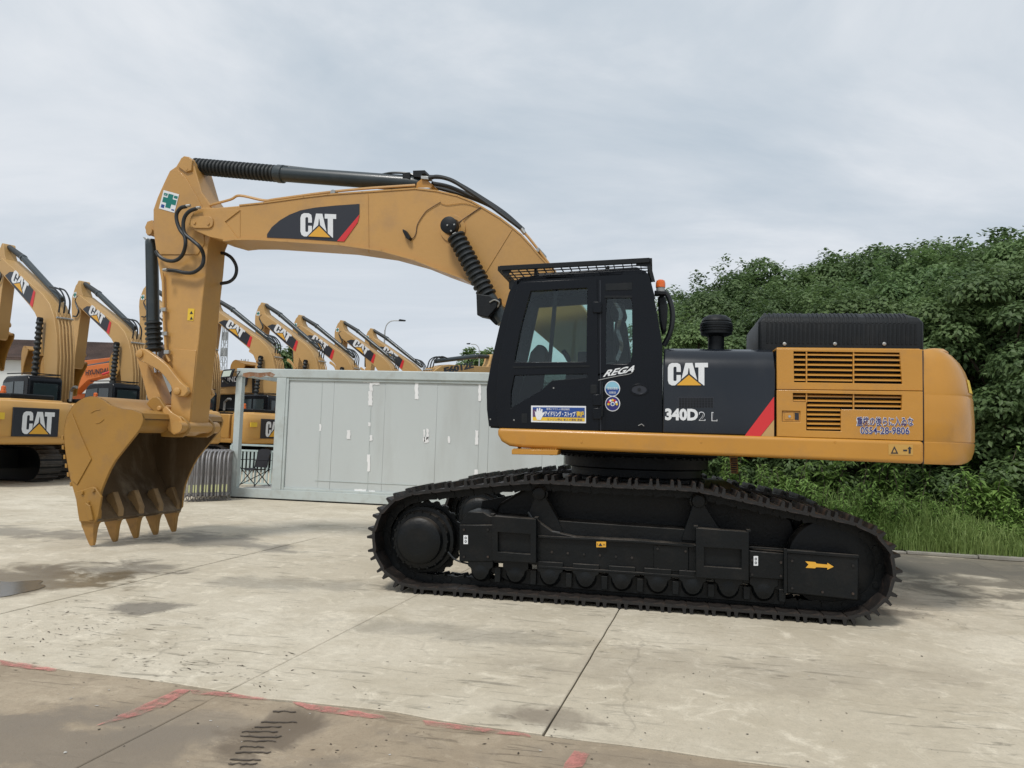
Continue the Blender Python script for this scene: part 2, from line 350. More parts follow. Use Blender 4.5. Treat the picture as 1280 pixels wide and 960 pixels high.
    bp = nd('ShaderNodeBump', t); bp.inputs['Strength'].default_value = .5; bp.inputs['Distance'].default_value = .012
    h = mul(mul(fine, .5), mul(vf, .35), 'ADD'); h = mul(h, mul(smask, -.5), 'ADD'); h = mul(h, med, 'ADD'); K(h, bp.inputs['Height']); K(bp.outputs[0], p.inputs['Normal'])
    return m
DK = (.13,.115,.095); BR = (.17,.135,.10); OIL = (.10,.095,.085)
def gp(px, py): q = ground(px, py); return q.x, q.y
STAINS = []
def stain(px, py, rx, ry, ro=0, st=.6, c=DK, w=.3): q = gp(px, py); STAINS.append((q[0], q[1], rx, ry, ro, st, c, w))
stain(180, 760, .38, .22, 0, .75, DK, .2); stain(130, 712, .75, .55, .3, .7, DK, .4); stain(40, 722, 1.0, .8, .2, .85, (.15,.115,.07), .8)
stain(270, 676, 1.3, .5, -.3, .6, OIL, .3); stain(360, 728, .8, .35, 0, .35, OIL, .1); stain(1240, 712, 4.6, 2.3, -.08, .85, (.15,.13,.10), .3)
stain(1110, 765, .30, .22, 0, .7, DK, .1); stain(700, 897, .28, .2, 0, .55, BR, .1); stain(640, 892, .3, .14, 0, .35, BR, 0)
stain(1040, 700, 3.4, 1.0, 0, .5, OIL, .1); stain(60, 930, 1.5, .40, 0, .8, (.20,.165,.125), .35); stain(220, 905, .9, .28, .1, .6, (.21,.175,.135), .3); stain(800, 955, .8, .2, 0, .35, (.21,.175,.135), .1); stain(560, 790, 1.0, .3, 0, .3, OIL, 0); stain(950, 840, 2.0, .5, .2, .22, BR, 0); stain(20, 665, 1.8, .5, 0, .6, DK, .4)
stain(322, 928, .20, .40, -.35, .85, (.15,.115,.08), .1); stain(350, 905, .14, .2, 0, .7, (.15,.115,.08), .1)
CONC = ground_mat('yard_concrete', (.56,.495,.385), (.69,.625,.505), (.43,.37,.27))
CONB = ground_mat('brown_stained_concrete', (.36,.285,.20), (.45,.375,.275), (.25,.195,.135))
GEN = mat('yard_subbase', (.05,.045,.04), .95, bump=.3, vary=.2)

def struct(o): o['kind'] = 'structure'; return o
gb = MB().add([(-1200,-1200,-.06),(1200,-1200,-.06),(1200,1200,-.06),(-1200,1200,-.06)], [(0,1,2,3)]).build('ground', GEN, smooth=0); struct(gb)
# slab grid, turned about 4.5 degrees
GA = R(-4.5); ux = Vector((math.cos(GA), math.sin(GA), 0)); vx = Vector((-math.sin(GA), math.cos(GA), 0))
US = [-60, -45, -32, -24, -19.5, -15.5, -11.6, -8.05, -5.85, -2.94, -.92, 3.6, 8.2, 13, 18, 26, 40]
VS = [-12, -6, -1.2, 4.28, 10.55, 16.6, 22.5, 28.5, 36, 46, 60, 90]
yard = struct(bpy.data.objects.new('concrete_yard', None)); col.objects.link(yard)
def slab(u0_, u1_, v0, v1, mt):
    g_ = .005 if (abs(u1_ + .92) < .01 or abs(u0_ + .92) < .01) else .0038; n = max(2, min(24, int((v1 - v0) * 2.5))); ml = max(2, min(24, int((u1 - u0_) * 2.5))) if False else 2
    top = []; rnd = random.Random(int(u0_ * 7 + v0 * 13))
    dz = rnd.uniform(-.003, .003)
    P = lambda u, v, z: ux * u + vx * v + Vector((0, 0, z))
    # wavy worn rim
    loop = []
    def side(a, b):
        k = max(1, int((Vector(b) - Vector(a)).length / .22)); k = min(k, 40)
        for i in range(k):
            t_ = i / k; q = Vector(a).lerp(Vector(b), t_); w = .006 * noise.noise(Vector((q.x * 3, q.y * 3, 1)))
            if abs(v0 - 4.28) < .01 and abs(q.y - v0) < .1: w += .09 * noise.noise(Vector((q.x * 1.3, 2, 5))) + .03 * noise.noise(Vector((q.x * 5, 2, 9))) + (.005 if abs(v0 - 4.28) < .01 and abs(q.y - v0) < .1 else -.004)
            if abs(v1 - 4.28) < .01 and abs(q.y - v1) < .1: w += .09 * noise.noise(Vector((q.x * 1.3, 2, 5))) + .03 * noise.noise(Vector((q.x * 5, 2, 9))) + (.005 if abs(v0 - 4.28) < .01 and abs(q.y - v0) < .1 else -.004)
            nx = 1 if a[0] == b[0] else 0; loop.append((q.x + w * nx, q.y + w * (1 - nx)))
    side((u0_ + g_, v0 + g_), (u1_ - g_, v0 + g_)); side((u1_ - g_, v0 + g_), (u1_ - g_, v1 - g_)); side((u1_ - g_, v1 - g_), (u0_ + g_, v1 - g_)); side((u0_ + g_, v1 - g_), (u0_ + g_, v0 + g_))
    b = MB(); n_ = len(loop); vs = [P(u, v, dz - .05) for u, v in loop] + [P(u, v, dz - .004) for u, v in loop]
    cu, cv = (u0_ + u1_) / 2, (v0 + v1) / 2
    ins = [P(u + (.006 if u < cu else -.006), v + (.006 if v < cv else -.006), dz) for u, v in loop]
    fs = [tuple(range(2 * n_, 3 * n_))] + [(i + k * n_, (i + 1) % n_ + k * n_, (i + 1) % n_ + (k + 1) * n_, i + (k + 1) * n_) for k in (0, 1) for i in range(n_)]
    b.add(vs + ins, fs); b.build('concrete_slab', mt, yard, smooth=0)
USF = [-60, -30, -16, -9.2, -2.94, 8.2, 20, 40]
for j in range(3):
    for i in range(len(USF) - 1): slab(USF[i], USF[i+1], VS[j], VS[j+1], CONB)
for i in range(len(US) - 1):
    for j in range(3, len(VS) - 1):
        slab(US[i], US[i+1], VS[j], VS[j+1], CONB if VS[j] < 4 else CONC)
# worn red paint line along the slab edge
REDP = mat('worn_red_floor_paint', (.56,.225,.19), .75, 0, (.36,.29,.23), .9, 9, .2, 40, vary=.12)
_t = REDP.node_tree; _o = _t.nodes['Material Output']; _ms = nd('ShaderNodeMixShader', _t); _tr = nd('ShaderNodeBsdfTransparent', _t); _g = nd('ShaderNodeNewGeometry', _t)
_n = nd('ShaderNodeTexNoise', _t); _n.inputs['Scale'].default_value = 9; _n.inputs['Detail'].default_value = 8; _n.inputs['Roughness'].default_value = .7; _r = nd('ShaderNodeMapRange', _t); _r.inputs['From Min'].default_value = .40; _r.inputs['From Max'].default_value = .62; _r.inputs['To Min'].default_value = .85; _r.inputs['To Max'].default_value = .1
_t.links.new(_g.outputs['Position'], _n.inputs['Vector']); _t.links.new(_n.outputs['Fac'], _r.inputs['Value']); _t.links.new(_r.outputs[0], _ms.inputs[0]); _t.links.new(_tr.outputs[0], _ms.inputs[1]); _t.links.new(_t.nodes['Principled BSDF'].outputs[0], _ms.inputs[2]); _t.links.new(_ms.outputs[0], _o.inputs[0])
def painted(pxs, name='painted_line', z=.0045):
    rnd = random.Random(len(pxs) + int(pxs[0][0])); P = [ground(x, y, z) for x, y in pxs]; Q = []
    for i, p in enumerate(P):
        q = P[(i + 1) % len(P)]; k = max(1, int((q - p).length / .05))
        for j in range(k):
            c = p.lerp(q, j / k); w = .008 if j else 0; Q.append(c + Vector((rnd.uniform(-w, w), rnd.uniform(-w, w), 0)))
    o = MB().add(*fillpoly(Q)).build(name, REDP, smooth=0); return struct(o)
painted([(0, 825), (40, 830), (72, 836), (68, 839), (40, 836), (0, 831)])
painted([(222, 861), (238, 862), (208, 881), (165, 896), (120, 907), (150, 893), (190, 876)])
painted([(238, 862), (280, 865), (330, 872), (340, 876), (290, 871), (240, 867)])
painted([(365, 877), (420, 884), (478, 894), (486, 899), (440, 895), (385, 887)])
painted([(528, 900), (570, 905), (620, 912), (660, 917), (664, 921), (610, 916), (560, 910), (532, 906)])
painted([(718, 938), (738, 941), (728, 958), (704, 960)])
# puddle at the left edge
WAT = bpy.data.materials.new('shallow_water'); WAT.use_nodes = True; _p = WAT.node_tree.nodes['Principled BSDF']; _p.inputs['Base Color'].default_value = (.10,.09,.07,1); _p.inputs['Roughness'].default_value = .16; _p.inputs['Specular IOR Level'].default_value = .8
pc = ground(-12, 738, .006); L_ = []
for k in range(48):
    a = k / 48 * 2 * math.pi; rr = 1 + .35 * noise.noise(Vector((math.cos(a) * 1.6, math.sin(a) * 1.6, 3)))
    L_.append(pc + Vector((math.cos(a) * .36 * rr, math.sin(a) * .52 * rr, 0)))
struct(MB().prism(L_, (0, 0, .001)).build('puddle', WAT, smooth=0))
# dark track bars printed on the brown slab in front
MUD = mat('dried_mud', (.075,.06,.046), .95, 0, (.16,.13,.10), .5, 8, .6, 25, vary=.2)
mb = MB(); rnd = random.Random(4)
for i, (y, xa, xb) in enumerate(((889,341,370),(902,326,371),(908,318,352),(914,302,347),(920,300,352),(926,304,345),(933,300,330),(940,294,339),(949,287,326),(954,285,322))):
    pts = []
    for k in range(9): pts.append((xa + (xb - xa) * k / 8, y + rnd.uniform(-.7, .7)))
    lo = [(x, yy + rnd.uniform(.5, 1.5)) for x, yy in reversed(pts)]
    mb.prism([ground(x, yy, .003) for x, yy in pts + lo], (0, 0, .002))
o = mb.build('mud_track_print', MUD, smooth=0); o['kind'] = 'stuff'; tag(o, 'parallel dark mud bars pressed on the brown slab in front', 'mud')
# crumbs, chips and flakes of soil on the slabs
def crumbs(name, mt, n, seed, smin, smax, label, regions):
    mb = MB(); rnd = random.Random(seed)
    for _ in range(n):
        rg = rnd.choice(regions); x = rnd.gauss(rg[0], rg[2]); y = rnd.gauss(rg[1], rg[3])
        q = Vector((x, y, 0)); s_ = rnd.uniform(smin, smax) * rnd.uniform(.5, 1); an = rnd.uniform(0, 6.3) if name != 'soil_flakes' else rnd.gauss(.1, .5); el_ = rnd.uniform(1, 2.6) if name != 'soil_flakes' else rnd.uniform(3, 8)
        dx = Vector((math.cos(an), math.sin(an), 0)) * s_ * el_; dy = Vector((-math.sin(an), math.cos(an), 0)) * s_; h = s_ * rnd.uniform(.3, .8)
        j = lambda: Vector((rnd.uniform(-.3, .3) * s_, rnd.uniform(-.3, .3) * s_, 0))
        b = [q + dx + j(), q + dy + j(), q - dx + j(), q - dy + j()]; b = [v + Vector((0, 0, .002)) for v in b]; t = q + Vector((0, 0, h)) + j()
        mb.add(b + [t], [(0,1,4),(1,2,4),(2,3,4),(3,0,4)])
    o = mb.build(name, mt, smooth=0); o['kind'] = 'stuff'; return tag(o, label, 'debris')
crumbs('soil_crumbs', CLOD, 620, 3, .002, .0085, 'small dark soil crumbs scattered over the concrete yard', [(-1, 4.2, 2.2, .5), (1.2, 5, 1.5, 1.2), (-4, 5.2, 1.5, .8), (-2, 7, 3, 2), (3, 9, 1.5, 1.5), (-1.2, 3.6, 1, .3), (-6, 9, 4, 3)])
crumbs('pale_chips', CLODL, 130, 5, .003, .010, 'pale stone chips scattered over the concrete yard', [(-4, 9.5, 1.5, .6), (-1, 4.0, 2.5, .6), (-3, 7, 3, 2)])
crumbs('soil_flakes', CLOD, 330, 8, .0022, .0062, 'thin dark flakes of dried soil left on the slab', [(-4.5, 5.9, .5, .35), (-3.9, 5.2, .5, .3), (-2.9, 4.8, .45, .2), (2.35, 8.6, .25, .12), (-4.6, 4.9, .3, .3)])

# ------------------------------------------------------------------ the excavator in front
HX = Vector((-.22, 9.33, 0)); YT = 7.63; YB = 7.83; YC = 7.87
H = thing('excavator', 'large yellow and black tracked excavator standing in front, its bucket resting on the concrete', 'excavator', HX, world=True)
def PR(name, pts, Y, depth, mt, parent=H, bevel=.006, kind=None, label=None, off=None):
    """side-on plate: outline measured on the plane at depth Y, given real thickness"""
    return MB().prism([at(x, y, Y) for x, y in pts], (0, depth, 0)).build(name, mt, parent, bevel, kind, label)
def PRH(name, loops, Y, depth, mt, parent=H, bevel=.004):
    return MB().prism([[at(x, y, Y) for x, y in l] for l in loops], (0, depth, 0)).build(name, mt, parent, bevel)
FV = Vector((SK, 1, 0))
def PF(name, pts, off, depth, mt, parent=H, bevel=.008, label=None):
    return MB().prism([fr(x, y, off) for x, y in pts], Vector((SK, 1, 0)) * depth).build(name, mt, parent, bevel, None, label)
def rr(x0, y0, x1, y1, r=2, n=3):
    o = []
    for cx, cy, a0 in ((x1-r, y0+r, -90), (x1-r, y1-r, 0), (x0+r, y1-r, 90), (x0+r, y0+r, 180)):
        for k in range(n + 1):
            a = R(a0 + 90 * k / n); o.append((cx + r * math.cos(a), cy + r * math.sin(a)))
    return o
def circ(cx, cy, rx, ry=None, n=20): ry = ry or rx; return [(cx + rx * math.cos(2*math.pi*k/n), cy + ry * math.sin(2*math.pi*k/n)) for k in range(n)]

# ---- flat print (lettering, logos): thin raised sheets laid on a plane given by three corners
TXT = {}
def glyphs(s, bold=.0, shear=0.0):
    k = (s, bold, shear)
    if k in TXT: return TXT[k]
    cu = bpy.data.curves.new('t', 'FONT'); cu.body = s; cu.size = 1; cu.offset = bold; cu.shear = shear; cu.resolution_u = 3; cu.fill_mode = 'FRONT'
    ob = bpy.data.objects.new('t', cu); col.objects.link(ob); dg = bpy.context.evaluated_depsgraph_get(); dg.update()
    me = ob.evaluated_get(dg).to_mesh(); vs = [tuple(v.co) for v in me.vertices]; fs = [tuple(p.vertices) for p in me.polygons]
    ob.evaluated_get(dg).to_mesh_clear(); bpy.data.objects.remove(ob)
    xs = [v[0] for v in vs]; ys = [v[1] for v in vs]; x0, x1, y0, y1 = min(xs), max(xs), min(ys), max(ys)
    TXT[k] = ([((v[0]-x0)/(x1-x0), (v[1]-y0)/(y1-y0)) for v in vs], fs, (x1-x0)/(y1-y0)); return TXT[k]
def quadmap(bl, br, tl, lift):
    bl, br, tl = Vector(bl), Vector(br), Vector(tl); ex = br - bl; ey = tl - bl; n = ex.cross(ey).normalized() * lift
    return lambda u, v: bl + ex * u + ey * v + n
def lettering(s, bl, br, tl, mt, parent, bold=.0, lift=.004, name='lettering', shear=0.0):
    vs, fs, _ = glyphs(s, bold, shear); q = quadmap(bl, br, tl, lift)
    return MB().add([q(u, v) for u, v in vs], fs).build(name, mt, parent, smooth=0)
CG = {'C': [(105,140),(115,112),(140,98),(190,98),(214,110),(221,140),(221,178),(183,178),(183,140),(178,132),(162,132),(155,140),(155,250),(160,258),(178,258),(183,250),(183,205),(221,205),(221,250),(176,298),(140,298),(115,284),(105,255)],
      'A': [(262,98),(325,98),(366,250),(303,196),(297,150),(293,140),(289,150),(283,196),(226,244)],
      'T': [(348,98),(462,98),(462,138),(430,138),(430,298),(424,298),(378,262),(378,138),(348,138)]}
TRI = [(293,206),(184,297),(403,297)]; TRO = [(293,190),(166,301),(421,301)]
def logo(bl, br, tl, parent, lift=.005, sh=0):
    for ch in 'CAT':
        mb_logo(CG[ch], bl, br, tl, WHT, parent, lift, 'logo_letter')
    mb_logo(TRO, bl, br, tl, LBLK, parent, lift + .0015, 'logo_triangle_outline'); mb_logo(TRI, bl, br, tl, LYEL, parent, lift + .003, 'logo_triangle')
def mb_logo(pts, bl, br, tl, mt, parent, lift, name):
    q = quadmap(bl, br, tl, lift); P = [q((x-105)/357, (298-y)/200) for x, y in pts]
    return MB().add(*fillpoly(P)).build(name, mt, parent, smooth=0)
def flat(pts3, mt, parent, name, lift=.003, label=None):
    """thin printed film, 1.5 mm thick, on the face pts3 lie on"""
    P = [Vector(p) for p in pts3]; n = Vector((0,0,0))
    for i in range(len(P)): n += P[i].cross(P[(i+1) % len(P)])
    n.normalize()
    if n.dot(CAM - P[0]) < 0: n = -n
    return MB().prism([p + n * lift for p in P], n * .0015).build(name, mt, parent, smooth=0, label=label)

# ---- tracks
path_px = [(562,612.5),(592,609),(625,606),(660,603.5),(690,603.5),(723,606),(777,609),(831,611),(870,613.5),(906,621),(960,633),(1010,643),(1045,650),(1076,658),(1098,670),(1112,686),(1118,708),(1116,732),(1106,751)]
TP = [(at(x, y, YT).x, at(x, y, YT).z) for x, y in path_px]
bx = at(1080, 771, YT).x; TP += [(bx + .02, .12), (bx - .14, .073)]
S = at(521, 673, YT); SR = .47
x_ = bx - .5
while x_ > S.x + .1: TP.append((x_, .070)); x_ -= .4
for a in (-90, -112, -134, -156, -178, 160, 138, 118, 100): TP.append((S.x + SR * math.cos(R(a)), .070 + SR + SR * math.sin(R(a))))
loopc = crom([(x, 0, z) for x, z in TP] + [(TP[0][0], 0, TP[0][1])], 8)[:-1]
def resample(P, n):
    P = P + [P[0]]; D = [0]
    for i in range(1, len(P)): D.append(D[-1] + (P[i] - P[i-1]).length)
    o = []; j = 0
    for k in range(n):
        d = D[-1] * k / n
        while D[j+1] < d: j += 1
        o.append(P[j].lerp(P[j+1], (d - D[j]) / (D[j+1] - D[j])))
    return o, D[-1] / n
perim = sum((loopc[i] - loopc[i-1]).length for i in range(len(loopc))); NS = round(perim / .206)
TR, PITCH = resample(loopc, NS)
hp = PITCH / 2
sm = MB()
# shoe: x along the chain, y across, z outward
prof = [(-hp*.99, 0), (-hp*.98, .018), (-hp*.84, .020), (-hp*.80, .074), (-hp*.58, .074), (-hp*.48, .020), (hp*.48, .020), (hp*.58, .074), (hp*.80, .074), (hp*.86, .020), (hp*1.04, .014), (hp*1.05, -.014), (hp*.4, -.010), (-hp*.6, -.014)]
sm.prism([(x, 0, z) for x, z in prof], (0, .70, 0))
shoe_me = sm.mesh('track_shoe', SHOE, 30)
lm = MB()
for y in (.245, .415):
    lm.prism([(-hp*.95, y, -.005), (hp*.95, y, -.005), (hp*1.12, y, -.045), (hp*.8, y, -.095), (-hp*.2, y, -.085), (-hp*.9, y, -.105), (-hp*1.15, y, -.055)], (0, .04, 0))
    pass
lm.lathe((hp*.55, .233, -.055), (0, 1, 0), [(0, .03), (.234, .03)], 10)
for x in (-.04, .04):
    for y in (.265, .435): lm.box(x - .012, x + .012, y - .012, y + .012, -.05, .028)
link_me = lm.mesh('track_link', TRK, 30)
CPX = sum(p.x for p in TR) / NS; CPZ = .6
def make_track(y0, flip):
    holder = bpy.data.objects.new('track', None); col.objects.link(holder); holder.parent = H; holder.matrix_parent_inverse = Matrix.Translation(-HX)
    for i in range(NS):
        a, b = TR[i], TR[(i+1) % NS]; c = (a + b) / 2; t = (b - a).normalized()      # travels clockwise seen from the camera
        n = Vector((t.z, 0, -t.x))
        if n.dot(c - Vector((CPX, 0, CPZ))) < 0: n = -n
        # x axis along t, z axis outward, y into the yard
        y = Vector((0, 1, 0)); x = y.cross(n)
        M_ = Matrix((x, y, n)).transposed().to_4x4(); M_.translation = Vector((c.x, y0, c.z))
        for me, nm in ((shoe_me, 'track_shoe'), (link_me, 'track_link')):
            o = bpy.data.objects.new(nm, me); col.objects.link(o); o.parent = holder; o.matrix_local = M_
            if nm == 'track_shoe' and y0 < 9: bv = None
    return holder
NT = make_track(YT, 1); FT = make_track(YT + 2.70, 1)
# ---- wheels, rollers and frames of both tracks
def wheels(y0, near):
    s_ = 1
    c = Vector((S.x, y0, .055 + SR))
    MB().lathe(c + Vector((0, .02, 0)), (0,1,0), [(0,.12),(.004,.20),(.03,.235),(.10,.245),(.105,.29),(.15,.31),(.16,.34),(.26,.34)], 40).build('final_drive', TRK, H)
    teeth = []; nt_ = 21
    for k in range(nt_ * 4):
        a = 2 * math.pi * k / (nt_ * 4); r_ = (.375, .40, .40, .375)[k % 4]; teeth.append(c + Vector((r_ * math.cos(a), .33, r_ * math.sin(a))))
    MB().prism(teeth, (0, .05, 0)).build('sprocket', TRK, H, .004)
    mb = MB()
    for k in range(20):
        a = 2 * math.pi * k / 20; mb.lathe(c + Vector((.29 * math.cos(a), .112, .29 * math.sin(a))), (0,1,0), [(0,.012),(.04,.012)], 6)
    mb.build('bolt_ring', TRK, H)
    ic = Vector((at(1050, 715, YT).x, y0, .055 + .46))
    MB().lathe(ic + Vector((0, .24, 0)), (0,1,0), [(0,.18),(.01,.36),(.02,.42),(.06,.44),(.16,.44),(.2,.42),(.21,.36),(.22,.18)], 44).build('idler_wheel', TRK, H)
    for px in (600, 644, 687, 732, 777, 822, 866, 911, 955):
        x = at(px, 718, YT + .1).x
        MB().lathe((x, y0 + .092, .245), (0,1,0), [(0,.035),(.005,.05),(.0085,.075),(.05,.095),(.06,.105),(.45,.105),(.46,.03)], 20).build('track_roller', TRK, H)
        MB().prism([(x + dx, y0 + .10, .33 + dz) for dx, dz in ((-.13,.06),(.13,.06),(.13,-.03),(.10,-.05),(.085,-.10),(.05,-.13),(-.05,-.13),(-.085,-.10),(-.10,-.05),(-.13,-.03))], (0,.05,0)).build('roller_collar', TRK, H, .005)
    MB().prism([at(x, y, YT + .58) + Vector((0, y0 - YT, 0)) for x, y in ((598,650),(603,626),(640,619),(700,613),(800,616),(880,621),(980,645),(1040,660),(1062,690),(1062,705),(800,680))], (0, .03, 0)).build('dark_gap_filler', TRK, H, 0)  # added black plate, fills the see-through gap so the space between tracks reads dark
    for px in (674, 873):
        q = at(px, 624, YT + .2)
        MB().lathe((q.x, y0 + .16, 1.055), (0,1,0), [(0,.03),(.005,.06),(.05,.07),(.06,.085),(.36,.085),(.37,.03)], 18).build('carrier_roller', TRK, H)
        MB().prism([(q.x - .05, y0 + .2, 1.03), (q.x + .06, y0 + .2, 1.03), (q.x + .20, y0 + .2, .80), (q.x + .26, y0 + .2, .66), (q.x - .16, y0 + .2, .66)], (0,.14,0)).build('roller_bracket', TRK, H, .01)
wheels(YT, True); wheels(YT + 2.70, False)
for y0 in (YT, YT + 2.70):
    D = Vector((0, y0 - YT, 0))
    def P2(name, pts, o1, dep, mt=TRK, bevel=.008):
        return MB().prism([at(x, y, YT + o1) + D for x, y in pts], (0, dep, 0)).build(name, mt, H, bevel)
    beam = P2('track_frame_beam', [(574,656),(584,640),(604,640),(612,645),(668,648),(690,664),(720,671),(800,675),(870,681),(936,686),(981,690),(1070,696),(1070,751),(981,740),(936,730),(800,716),(668,706),(574,702)], .13, .46)
    P2('frame_deck_slope', [(690,650),(760,655),(850,661),(930,668),(930,684),(800,675),(690,668)], .22, .34)
    P2('frame_end_box', [(574,656),(616,656),(616,702),(574,702)], .09, .05)
    P2('lower_skirt', [(600,708),(700,714),(800,721),(900,729),(981,737),(981,757),(900,750),(800,743),(700,735),(640,729)], .17, .06)
    for k in range(9):
        a = 622 + k * 44.5; b = at(a, 712 + (a-600)*.077, YT + .12) + D
        MB().box(b.x - .03, b.x + .03, b.y, b.y + .07, .15, b.z + .03).build('roller_guard_post', TRK, H, .004)
    # step boxes: a recessed tread inside a raised rim
    for (x0, y0_, x1, y1, sk_, ix0, iy0, ix1, iy1) in ((615,645,670,704,4,622,665,663,693), (870,660,936,726,5,880,684,927,711)):
        outer = [(x0, y0_), (x1, y0_ + sk_), (x1, y1), (x0, y1 - sk_ + 1)]; inner = [(ix0, iy0), (ix1, iy0 + 3), (ix1, iy1), (ix0, iy1 - 3)]
        rim = MB().prism([[at(x, y, YT + .035) + D for x, y in outer], [at(x, y, YT + .035) + D for x, y in inner]], (0, .11, 0)).build('step_rim', TRK, H, .004)
        MB().prism([at(x, y, YT + .09) + D for x, y in inner], (0, .03, 0)).build('step_recess', TRK, rim)
        for xx in (x0, x1): q = at(xx, y0_ + (sk_ if xx == x1 else 0), YT + .04) + D; MB().box(q.x - .02, q.x + .02, q.y, q.y + .08, q.z, q.z + .02).build('step_lug', TRK, rim, .003)
    P2('beam_top_rail', [(672,669.5),(800,676),(868,681.5),(868,684.5),(800,679),(672,672.5)], .095, .05, bevel=.003)
    P2('beam_lower_rail', [(672,707),(800,715.5),(868,720.5),(868,723.5),(800,718.5),(672,710)], .095, .05, bevel=.003)
    P2('access_cover', rr(817, 682, 861, 715, 2), .115, .03)
    P2('beam_step', [(936,688),(980,692),(980,725),(936,722)], .08, .06)
    cov = P2('idler_cover', [(982,689),(1074,695.5),(1074,752),(982,742)], .06, .10, bevel=.02)
    P2('cover_lip', [(982,687),(1074,694),(1074,698),(982,691)], .045, .03, bevel=.004)
    P2('cover_edge_rib', [(980,686),(984,686),(984,742),(980,742)], .04, .04, bevel=.003)
    P2('top_rail_bar', [(936,683),(1020,689),(1020,691),(936,685)], .09, .03, bevel=.002)
mb = MB()
for x, y, o_ in [(580,662,.088),(610,662,.088),(580,696,.088),(610,696,.088)] + [(690+k*20, 690+k*1.4, .128) for k in range(6)] + [(940,700,.078),(976,703,.078),(940,718,.078),(976,720,.078)] + [(990,701,.058),(1066,707,.058),(990,735,.058),(1066,742,.058),(1028,740,.058)] + [(822,686,.113),(857,689,.113),(822,711,.113),(857,713,.113)]:
    mb.lathe(at(x, y, YT + o_), (0,-1,0), [(0,.013),(.012,.012)], 6)
mb.build('frame_bolts', SHOE, H, kind='stuff')
for pts in (((660,640),(668,652),(676,662),(700,666)), ((560,690),(570,700),(590,706))): MB().tube(crom([at(x, y, YT + .14) for x, y in pts], 4), .010, 6).build('grease_hose', HOSE, H)
# arrow, small white and amber stickers on the near frame
ar = [(1006.5,701.5),(1013,702),(1019,702.5),(1020.5,704.3),(1034,705.6),(1034,703.3),(1042,708.3),(1034,712),(1034,709.6),(1020.5,708.8),(1018.5,710.3),(1007,709.6),(1010.5,705.6)]
flat([at(x, y, YT + .06) for x, y in ar], LYEL, H, 'arrow_marking', .004)
def sticker(px0, py0, px1, py1, Y, base, ink, sym):
    st = flat([at(x, y, Y) for x, y in ((px0,py0),(px1,py0),(px1,py1),(px0,py1))], base, H, 'warning_sticker', .003)
    if sym == 'ring':
        cx, w, h = (px0+px1)/2, px1-px0, py1-py0
        for f_ in (.30, .70):
            MB().prism([[at(cx + a, py0 + h*f_ + b, Y) + Vector((0,-.006,0)) for a, b in circ(0,0,w*.27,h*.15,12)], [at(cx + a, py0 + h*f_ + b, Y) + Vector((0,-.006,0)) for a, b in circ(0,0,w*.13,h*.07,12)]], (0,.001,0)).build('sticker_ring', ink, st)
    if sym == 'amber':
        lettering('!▲=', at(px0+1, py1-1.6, Y), at(px1-1, py1-1.6, Y), at(px0+1, py0+1.6, Y), ink, st, .0, .008, 'sticker_print')
    return st
sticker(579.5, 669, 585, 680, YT + .09, WHT, LBLK, 'ring'); sticker(942, 695, 947.5, 707, YT + .08, WHT, LBLK, 'ring')
sticker(745.5, 677, 757.5, 684, YT + .095, LYEL, LBLK, 'amber')
# ---- car body and slewing ring
MB().prism([(-1.75, YT+.5, .55), (1.45, YT+.5, .55), (1.35, YT+.5, .9), (.85, YT+.5, 1.16), (-1.25, YT+.5, 1.16), (-1.65, YT+.5, .9)], (0, 2.4, 0)).build('car_body', TRK, H, .03)
rc = Vector((-.24, 9.33, 1.1))
MB().lathe(rc, (0,0,1), [(0,.80),(.10,.80),(.12,.76),(.20,.76),(.22,.84),(.34,.84),(.36,.92),(.43,.92)], 56).build('slewing_ring', BLKM, H)
mb = MB()
for k in range(48):
    a = 2*math.pi*k/48; mb.lathe(rc + Vector((.875*math.cos(a), .875*math.sin(a), .325)), (0,0,1), [(0,.018),(.035,.018)], 6)
mb.build('ring_bolts', BLKM, H)
# ---- platform
x0 = at(622, 545, YB).x; x1 = at(1154, 566, YB).x
zt = lambda x: 1.712; zb0, zb1 = 1.51, 1.49
pl = [(x0, zt(0)), (x1, zt(0)), (x1, 1.497), (x0 + .9, 1.512), (x0 + .28, 1.515), (x0 + .13, 1.53), (x0 + .045, 1.575), (x0 + .005, 1.64)]
MB().prism([(x, YB - .03, z) for x, z in pl], (0, 2.96, 0)).build('platform_skirt', YEL, H, .035, seg=4) if False else link('platform_skirt', MB().prism([(x, YB - .03, z) for x, z in pl], (0, 2.96, 0)).mesh('platform_skirt', YEL), H, .035, seg=4)
MB().box(-1.3, .62, YB + .35, YB + 2.6, 1.47, 1.52).build('platform_underside', BLKM, H, .02)
for px in (727, 876, 1043): q = at(px, 555, YB); MB().lathe((q.x, YB - .034, q.z + .02), (0,1,0), [(0,.010),(.01,.012)], 8).build('skirt_bolt', YEL, H)
st = PR('cab_step', [(639.5,561.5),(697.5,562.5),(696.5,569),(639.5,568)], YB - .12, .30, YEL, bevel=.006)
for px in (650, 690): q = at(px, 560, YB + .05); MB().bar((q.x, YB + .03, 1.45), (q.x, YB + .03, 1.53), .03, .05).build('step_hanger', BLKM, st)
mb = MB()
for k in range(19): q = at(642 + k * 2.9, 562, YB - .12); mb.box(q.x - .006, q.x + .006, YB - .12, YB + .17, q.z - .004, q.z + .010)
mb.build('step_grip_teeth', YEL, st)
